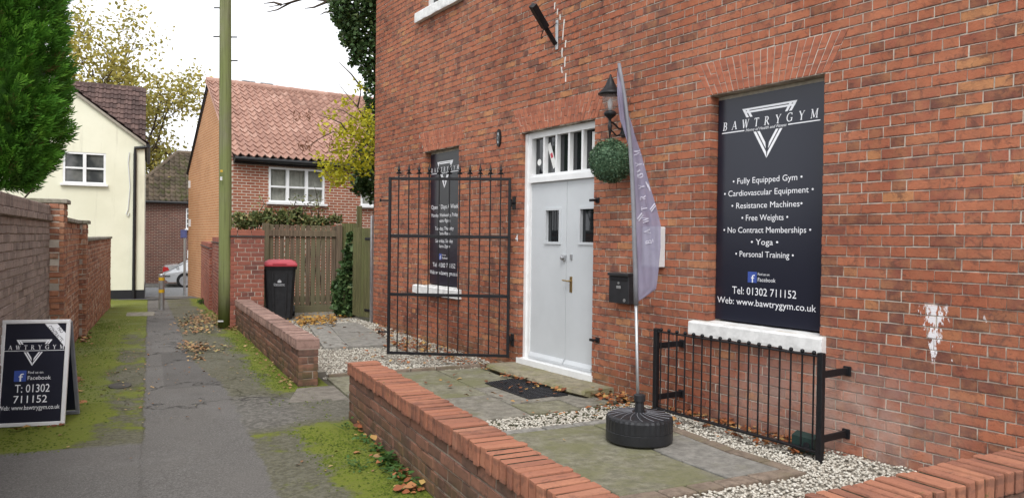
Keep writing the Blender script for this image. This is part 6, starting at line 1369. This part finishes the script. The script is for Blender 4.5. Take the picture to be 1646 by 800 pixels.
# ivy-clad tree behind the corner of the gym
def ivy_tree():
    b = at_depth(618, 480, 17.); b[2] = 0.; t = thing('ivy_clad_tree', 'tree smothered in dark ivy behind the corner of the gym', 'tree', b); rng = np.random.default_rng(21)
    MB().tube([b-ZU*.3, b+ZU*3, b+ZU*6+V3(-.1, 0, 0), b+ZU*9.5+V3(-.5, .2, 0)], [.3, .26, .22, .12], 10).build('trunk', M['bark'], t, smooth=True)
    br = MB()
    for pts in ([(600, 25), (562, 8), (528, 2), (490, -3), (452, 8), (430, 12)], [(528, 2), (505, 12), (490, 14)], [(490, -3), (468, 4), (446, 16), (428, 20)], [(562, 8), (540, 18), (522, 20), (515, 24)], [(452, 8), (440, 4), (424, 6)], [(600, 150), (580, 140), (565, 120), (545, 100)], [(601, 60), (575, 40), (550, -8)]):
        P_ = [at_depth(x, y, 16.8+.1*math.sin(x)) for x, y in pts]; br.tube(P_, list(np.linspace(.035, .008, len(P_))), 5)
    br.build('bare_branch', M['bark'], t, smooth=True)
    cl_ = [(575, 15, 45, 36), (558, 28, 24, 20), (582, 55, 34, 30), (590, 85, 26, 24), (570, 62, 22, 20), (598, 115, 20, 24), (600, 150, 16, 24), (598, 185, 14, 20), (606, 215, 15, 18), (596, 240, 22, 20), (586, 262, 22, 18), (590, 288, 24, 22), (580, 300, 16, 14), (606, 310, 16, 20), (548, 8, 16, 16), (600, -20, 50, 40), (556, 50, 12, 12), (572, 95, 12, 14)]
    Ls = []
    for (x, y, rx, ry) in cl_:
        n = int(rx*ry*.85); r = rng.normal(size=(n, 3)); r /= np.linalg.norm(r, axis=1)[:, None]; r *= rng.uniform(.6, 1.08, n)[:, None]
        c = at_depth(x, y, 16.7); s_ = 16.7/FPX; Ls.append(c + RT*(r[:, :1]*rx*s_) + UP*(r[:, 1:2]*ry*s_) + FW*(r[:, 2:]*rx*s_))
    L = np.concatenate(Ls); n = len(L); scatter('ivy', M['ivy'], t, [(0, 0, 0), (.3, .5, .06), (.7, .3, 0), (1, 0, -.1), (.7, -.3, 0), (.3, -.5, .06)], [(0, 1, 2, 3), (0, 3, 4, 5)], rand_rot(n)*RNG.uniform(.06, .11, n)[:, None, None], L, RNG.uniform(0, 1, n))
ivy_tree()
def yellow_shrub():
    b = at_depth(612, 470, 15.2); b[2] = 0.; t = thing('yellow_tree', 'small tree with bright yellow autumn leaves and dry pods beside the ivy', 'tree', b); rng = np.random.default_rng(8); D = 15.2
    br = MB(); lines = [[(612, 470), (610, 330), (606, 250)], [(606, 250), (585, 225), (560, 215), (535, 212), (510, 225), (495, 236)], [(606, 250), (580, 248), (555, 262), (535, 275), (522, 283)], [(606, 230), (590, 200), (575, 172), (556, 150), (545, 136)], [(590, 200), (570, 190), (552, 178), (535, 175)], [(575, 172), (580, 150), (578, 130)], [(560, 215), (548, 198), (530, 190), (515, 186)], [(580, 248), (565, 238), (545, 240), (525, 246)], [(590, 215), (578, 232), (560, 250), (545, 290)]]
    for l in lines: P_ = [at_depth(x, y, D+.25*math.sin(x*.07+y*.05)) for x, y in l]; br.tube(P_, list(np.linspace(.035 if l is lines[0] else .02, .006, len(P_))), 5)
    br.build('trunk', M['bark'], t, smooth=True)
    cl_ = [(520, 205, 9, 8, 40), (556, 212, 20, 16, 210), (580, 218, 22, 22, 300), (592, 245, 16, 20, 230), (572, 190, 16, 12, 140), (548, 240, 16, 12, 170), (560, 262, 18, 14, 240), (538, 278, 14, 10, 150), (548, 290, 16, 12, 190), (526, 262, 14, 8, 90), (520, 280, 6, 9, 50), (590, 190, 10, 18, 110), (575, 140, 12, 14, 40), (535, 185, 12, 6, 36), (560, 165, 14, 12, 50), (585, 270, 14, 12, 120), (515, 254, 8, 5, 24), (598, 215, 8, 30, 130)]
    L = []
    for x, y, rx, ry, n in cl_:
        for k in range(int(n*.72)): L.append(at_depth(x+rng.normal()*rx*.62, y+rng.normal()*ry*.55, D+rng.normal()*.25))
    L = np.array(L); n = len(L); scatter('crown', M['yellow'], t, *LEAF, rand_rot(n)*RNG.uniform(.06, .11, n)[:, None, None], L, RNG.uniform(0, 1, n))
    for x, y in ((485, 234), (494, 232), (475, 187), (495, 184), (532, 230)):
        k = 24; c = at_depth(x, y, D); LL = c+rng.normal(size=(k, 3))*np.array([.045, .045, .06]); scatter('seed_pods', M['pod'], t, [(0, 0, 0), (.1, .12, 0), (0, 0, -1), (-.1, -.12, 0)], [(0, 1, 2, 3)], rand_rot(k, .9)*.075, LL, RNG.uniform(0, 1, k))
yellow_shrub()
def blob_plant(name, label, cat, blobs, D, mat, dens, size, base, leafpart='foliage', stems=14, seed=3, shape=LEAF):
    rng = np.random.default_rng(seed); t = thing(name, label, cat, base); Ls = []; s_ = D/FPX
    for x, y, rx, ry in blobs:
        n = int(rx*ry*dens); r = rng.normal(size=(n, 3)); r /= np.linalg.norm(r, axis=1)[:, None]; r *= rng.uniform(.3, 1.1, n)[:, None]; c = at_depth(x, y, D); Ls.append(c+RT*(r[:, :1]*rx*s_)+UP*(r[:, 1:2]*ry*s_)+FW*(r[:, 2:]*min(rx, ry*2)*s_))
    L = np.concatenate(Ls); n = len(L); scatter(leafpart, mat, t, *shape, rand_rot(n)*RNG.uniform(.7, 1.3, n)[:, None, None]*size, L, RNG.uniform(0, 1, n))
    br = MB()
    for k in range(stems):
        e = L[rng.integers(0, n)]; q = np.array([e[0]+rng.normal()*.06, e[1]+rng.normal()*.06, base[2]]); br.tube([q, (q+e)/2+rng.normal(size=3)*.04, e], [.012, .009, .004], 5)
    br.build('stems', M['bark'], t, smooth=True); return t
hb = at_depth(460, 480, 15.6); hb[2] = 0.02
blob_plant('hedge', 'unkempt variegated hedge spilling over the top of the fence', 'hedge', [(395, 358, 24, 10), (420, 352, 20, 9), (445, 356, 24, 11), (470, 352, 20, 11), (498, 356, 20, 10), (520, 357, 16, 8), (385, 348, 12, 6), (410, 346, 10, 6), (455, 342, 12, 6), (480, 340, 10, 7), (540, 352, 12, 6), (432, 340, 8, 5)], 15.7, M['hedge'], 2.3, .075, hb, stems=30)
sb_ = MB(); rng = np.random.default_rng(4)
for x, y0_, y1_ in ((418, 350, 318), (476, 350, 318), (463, 350, 330), (500, 350, 316), (511, 350, 300), (486, 350, 332), (540, 356, 336)):
    P_ = [at_depth(x+rng.normal()*2*k, y0_+(y1_-y0_)*k/3, 15.6) for k in range(4)]; sb_.tube(P_, [.012, .01, .008, .004], 5)
ho = [o for o in bpy.data.objects if o.name == 'hedge'][0]; sb_.build('long_shoots', M['bark'], ho, smooth=True)
k = 160; LL = np.array([at_depth(rng.choice([418, 476, 500, 511])+rng.normal()*7, rng.uniform(312, 348), 15.6+rng.normal()*.1) for _ in range(k)]); scatter('shoot_leaves', M['hedge'], ho, *LEAF, rand_rot(k)*.06, LL, RNG.uniform(0, 1, k))
ib = at_depth(556, 508, 14.0); ib[2] = .0
blob_plant('ivy_clump', 'clump of dark ivy climbing the fence beside the garden gate', 'ivy', [(556, 492, 17, 16), (554, 468, 15, 18), (556, 445, 13, 16), (560, 425, 9, 14), (560, 405, 5, 9), (545, 488, 10, 14), (562, 380, 3, 8), (541, 462, 6, 10)], 14.0, M['ivy'], 3.2, .085, ib, seed=6, shape=([(0, 0, 0), (.3, .5, .06), (.7, .3, 0), (1, 0, -.1), (.7, -.3, 0), (.3, -.5, .06)], [(0, 1, 2, 3), (0, 3, 4, 5)]))
wb = GA(331, 500)[0]
blob_plant('weed_tuft', 'small green weed at the foot of the far brick wall', 'weed', [(324, 484, 6, 4), (330, 490, 5, 3)], GA(327, 488)[1], M['weed'], 5., .05, GA(327, 488)[0], stems=3)
# weeds along the foot of the near wall
for i, (px, py, n, sz, lab) in enumerate(((585, 712, 26, .035, 'tiny weed'), (628, 745, 70, .055, 'broad-leaved green weed'), (640, 765, 50, .05, 'leggy green weed'), (560, 690, 24, .03, 'sparse creeping weed'), (655, 782, 30, .045, 'bright green weed'), (575, 752, 40, .03, 'low clover patch'), (605, 726, 30, .04, 'reddish-edged weed'))):
    p = G(px, py); p[0] = min(p[0], 1.52); t = thing('weed', lab + ' at the foot of the low patio wall', 'weed', p); rng = np.random.default_rng(i)
    L = p+np.stack([rng.normal(size=n)*.045, rng.normal(size=n)*.07, np.abs(rng.normal(size=n))*.035+.01], 1); L[:, 0] = np.minimum(L[:, 0], 1.54); scatter('leaves', M['weed'], t, *LEAF, rand_rot(n, .7)*RNG.uniform(.6, 1.2, n)[:, None, None]*sz, L, RNG.uniform(0, 1, n))
    br = MB(); [br.tube([p+V3(0, 0, -.01), L[k]], [.003, .002], 4) for k in range(min(6, n))]; br.build('stems', M['weed'], t)
# moss cushions (short tufts) in the green strips
def moss():
    n = 26000; x = np.concatenate([RNG.uniform(.78, 1.56, n), RNG.uniform(-1.08, -.25, n//2)]); y = np.concatenate([3.4+RNG.uniform(0, 1, n)**1.3*9.5, RNG.uniform(6.3, 17, n//2)])
    w_ = np.where(x > 0, np.clip((x-.98)/.4, 0, 1)*np.where((y > 6.25) & (y < 8.0), .08, 1.), np.clip((-.25-x)/.5, 0, 1)*.8)
    nz = np.sin(x*7+y*2.1)+np.sin(x*13-y*5.3+1)*.7+np.sin(y*9+x*4)*.5; k = RNG.uniform(0, 1, len(x)) < w_*np.clip(.55+.35*nz, 0, 1); x, y = x[k], y[k]; n = len(x)
    z = np.array([alley_z(b_) for b_ in y])+.012*np.sin(x*2.1+1)*np.sin(y*.9)-.010*np.exp(-((x-.2)/.5)**2)-.001
    tv = [(-1, 0, 0), (.5, .87, 0), (.5, -.87, 0), (0, 0, .75)]; o = scatter('moss', M['mosst'], None, tv, [(0, 2, 3), (2, 1, 3), (1, 0, 3)], rand_rot(n, .3)*RNG.uniform(.006, .016, n)[:, None, None], np.stack([x, y, z], 1), RNG.uniform(0, 1, n)); tag(o, 'bright green moss growing along both edges of the alley', 'moss')
moss()
# ================================================================== FALLEN LEAVES
FL = ([(0, 0, 0), (.28, .30, .10), (.55, .42, .16), (.85, .2, .05), (1, 0, .10), (.85, -.2, .05), (.55, -.42, .16), (.28, -.30, .10)], [(0, 1, 2, 3, 4), (0, 4, 5, 6, 7)])
def litter(label, spots, mat, zf, size=.07, pile=.02, seed=0):
    rng = np.random.default_rng(seed); L = []
    for px, py, rx, ry, n in spots:
        for k in range(n):
            x, y = px+rng.normal()*rx*.5, py+rng.normal()*ry*.5; p = G(x, y); p = G(x, y, zf(p[0], p[1])) if zf is not az else GA(x, y)[0]
            p[2] = zf(p[0], p[1])+.006+abs(rng.normal())*pile; L.append(p)
    L = np.array(L); n = len(L); o = scatter('fallen_leaves', mat, None, *FL, rand_rot(n, .55)*RNG.uniform(.35, 1.05, n)[:, None, None]*size*.86, L, RNG.uniform(0, 1, n)); tag(o, label, 'leaves')
az = lambda x, y: alley_z(y); yz = lambda x, y: yard_z(x, y)+.008; fz_ = lambda x, y: yard_z(x, y)+.030
litter('heap of brown fallen leaves on the alley beside the wooden pole', [(328, 517, 44, 10, 330), (318, 530, 34, 8, 110), (374, 528, 16, 5, 70), (340, 508, 36, 8, 150)], M['litter_pale'], az, .085, .025, 1)
litter('second drift of brown leaves nearer along the alley edge', [(322, 560, 32, 9, 150), (318, 577, 16, 5, 26), (304, 556, 16, 6, 40)], M['litter_pale'], az, .08, .015, 2)
litter('scattered single leaves over the mossy alley', [(250, 560, 200, 90, 110), (225, 590, 40, 90, 50), (180, 560, 60, 100, 60), (400, 560, 60, 50, 50), (150, 700, 120, 40, 4), (540, 750, 70, 30, 8), (330, 590, 90, 30, 30), (170, 510, 30, 30, 60)], M['litter_pale'], az, .042, .003, 3)
litter('leaves drifted against the pavement sign and grey wall', [(118, 655, 12, 10, 16), (60, 686, 50, 6, 10), (135, 545, 12, 8, 60), (122, 622, 12, 20, 30)], M['litter'], az, .08, .012, 4)
litter('leaves and twigs at the foot of the low patio wall', [(652, 772, 20, 14, 20), (660, 790, 18, 8, 20), (575, 700, 18, 12, 10), (610, 735, 24, 20, 12)], M['litter'], az, .09, .03, 5)
litter('leaves along the alley side of the weathered low wall', [(405, 545, 20, 20, 60), (440, 585, 24, 24, 60), (465, 612, 14, 12, 30), (388, 530, 14, 8, 60)], M['litter_pale'], az, .06, .01, 13)
litter('drift of yellow leaves on the gravel below the bin', [(508, 518, 36, 9, 300), (530, 512, 30, 6, 120), (490, 516, 14, 8, 80)], M['litter_yellow'], yz, .09, .03, 6)
litter('rust brown leaves on the gravel below the narrow sign', [(660, 553, 44, 12, 170), (690, 560, 50, 10, 120), (630, 535, 40, 10, 60), (615, 528, 18, 8, 40), (720, 572, 40, 8, 70), (560, 545, 60, 16, 20), (586, 577, 40, 10, 12)], M['litter'], yz, .085, .02, 7)
litter('brown leaves along the step behind the gate', [(745, 582, 60, 5, 90), (800, 592, 30, 6, 40), (640, 582, 20, 5, 16)], M['litter'], fz_, .07, .01, 8)
litter('brown leaves lying on the black door mat', [(858, 607, 28, 4, 60), (885, 617, 26, 5, 50), (908, 627, 18, 4, 36), (845, 622, 44, 14, 20), (825, 603, 20, 4, 26)], M['litter'], lambda x, y: yard_z(x, y)+.045, .085, .010, 9)
litter('rust brown leaves in the corner by the door step', [(965, 640, 22, 8, 70), (1000, 646, 34, 7, 70), (985, 655, 30, 8, 24)], M['litter'], yz, .08, .03, 10)
litter('dry leaves caught behind the low railing', [(1080, 660, 30, 8, 36), (1120, 668, 30, 7, 60), (1165, 682, 34, 8, 70), (1210, 698, 40, 8, 60), (1255, 712, 40, 8, 60), (1300, 726, 26, 8, 46), (1325, 712, 30, 10, 30), (1075, 680, 20, 10, 20), (1380, 718, 24, 5, 20), (1430, 738, 30, 5, 18)], M['litter'], yz, .085, .02, 11)
litter('few single leaves on the patio flags and gravel', [(905, 706, 8, 3, 1), (1150, 700, 8, 4, 2), (900, 665, 60, 10, 10), (700, 610, 90, 24, 10), (830, 640, 80, 20, 8), (940, 620, 60, 20, 8), (1240, 690, 20, 10, 2)], M['litter'], fz_, .085, .003, 12)
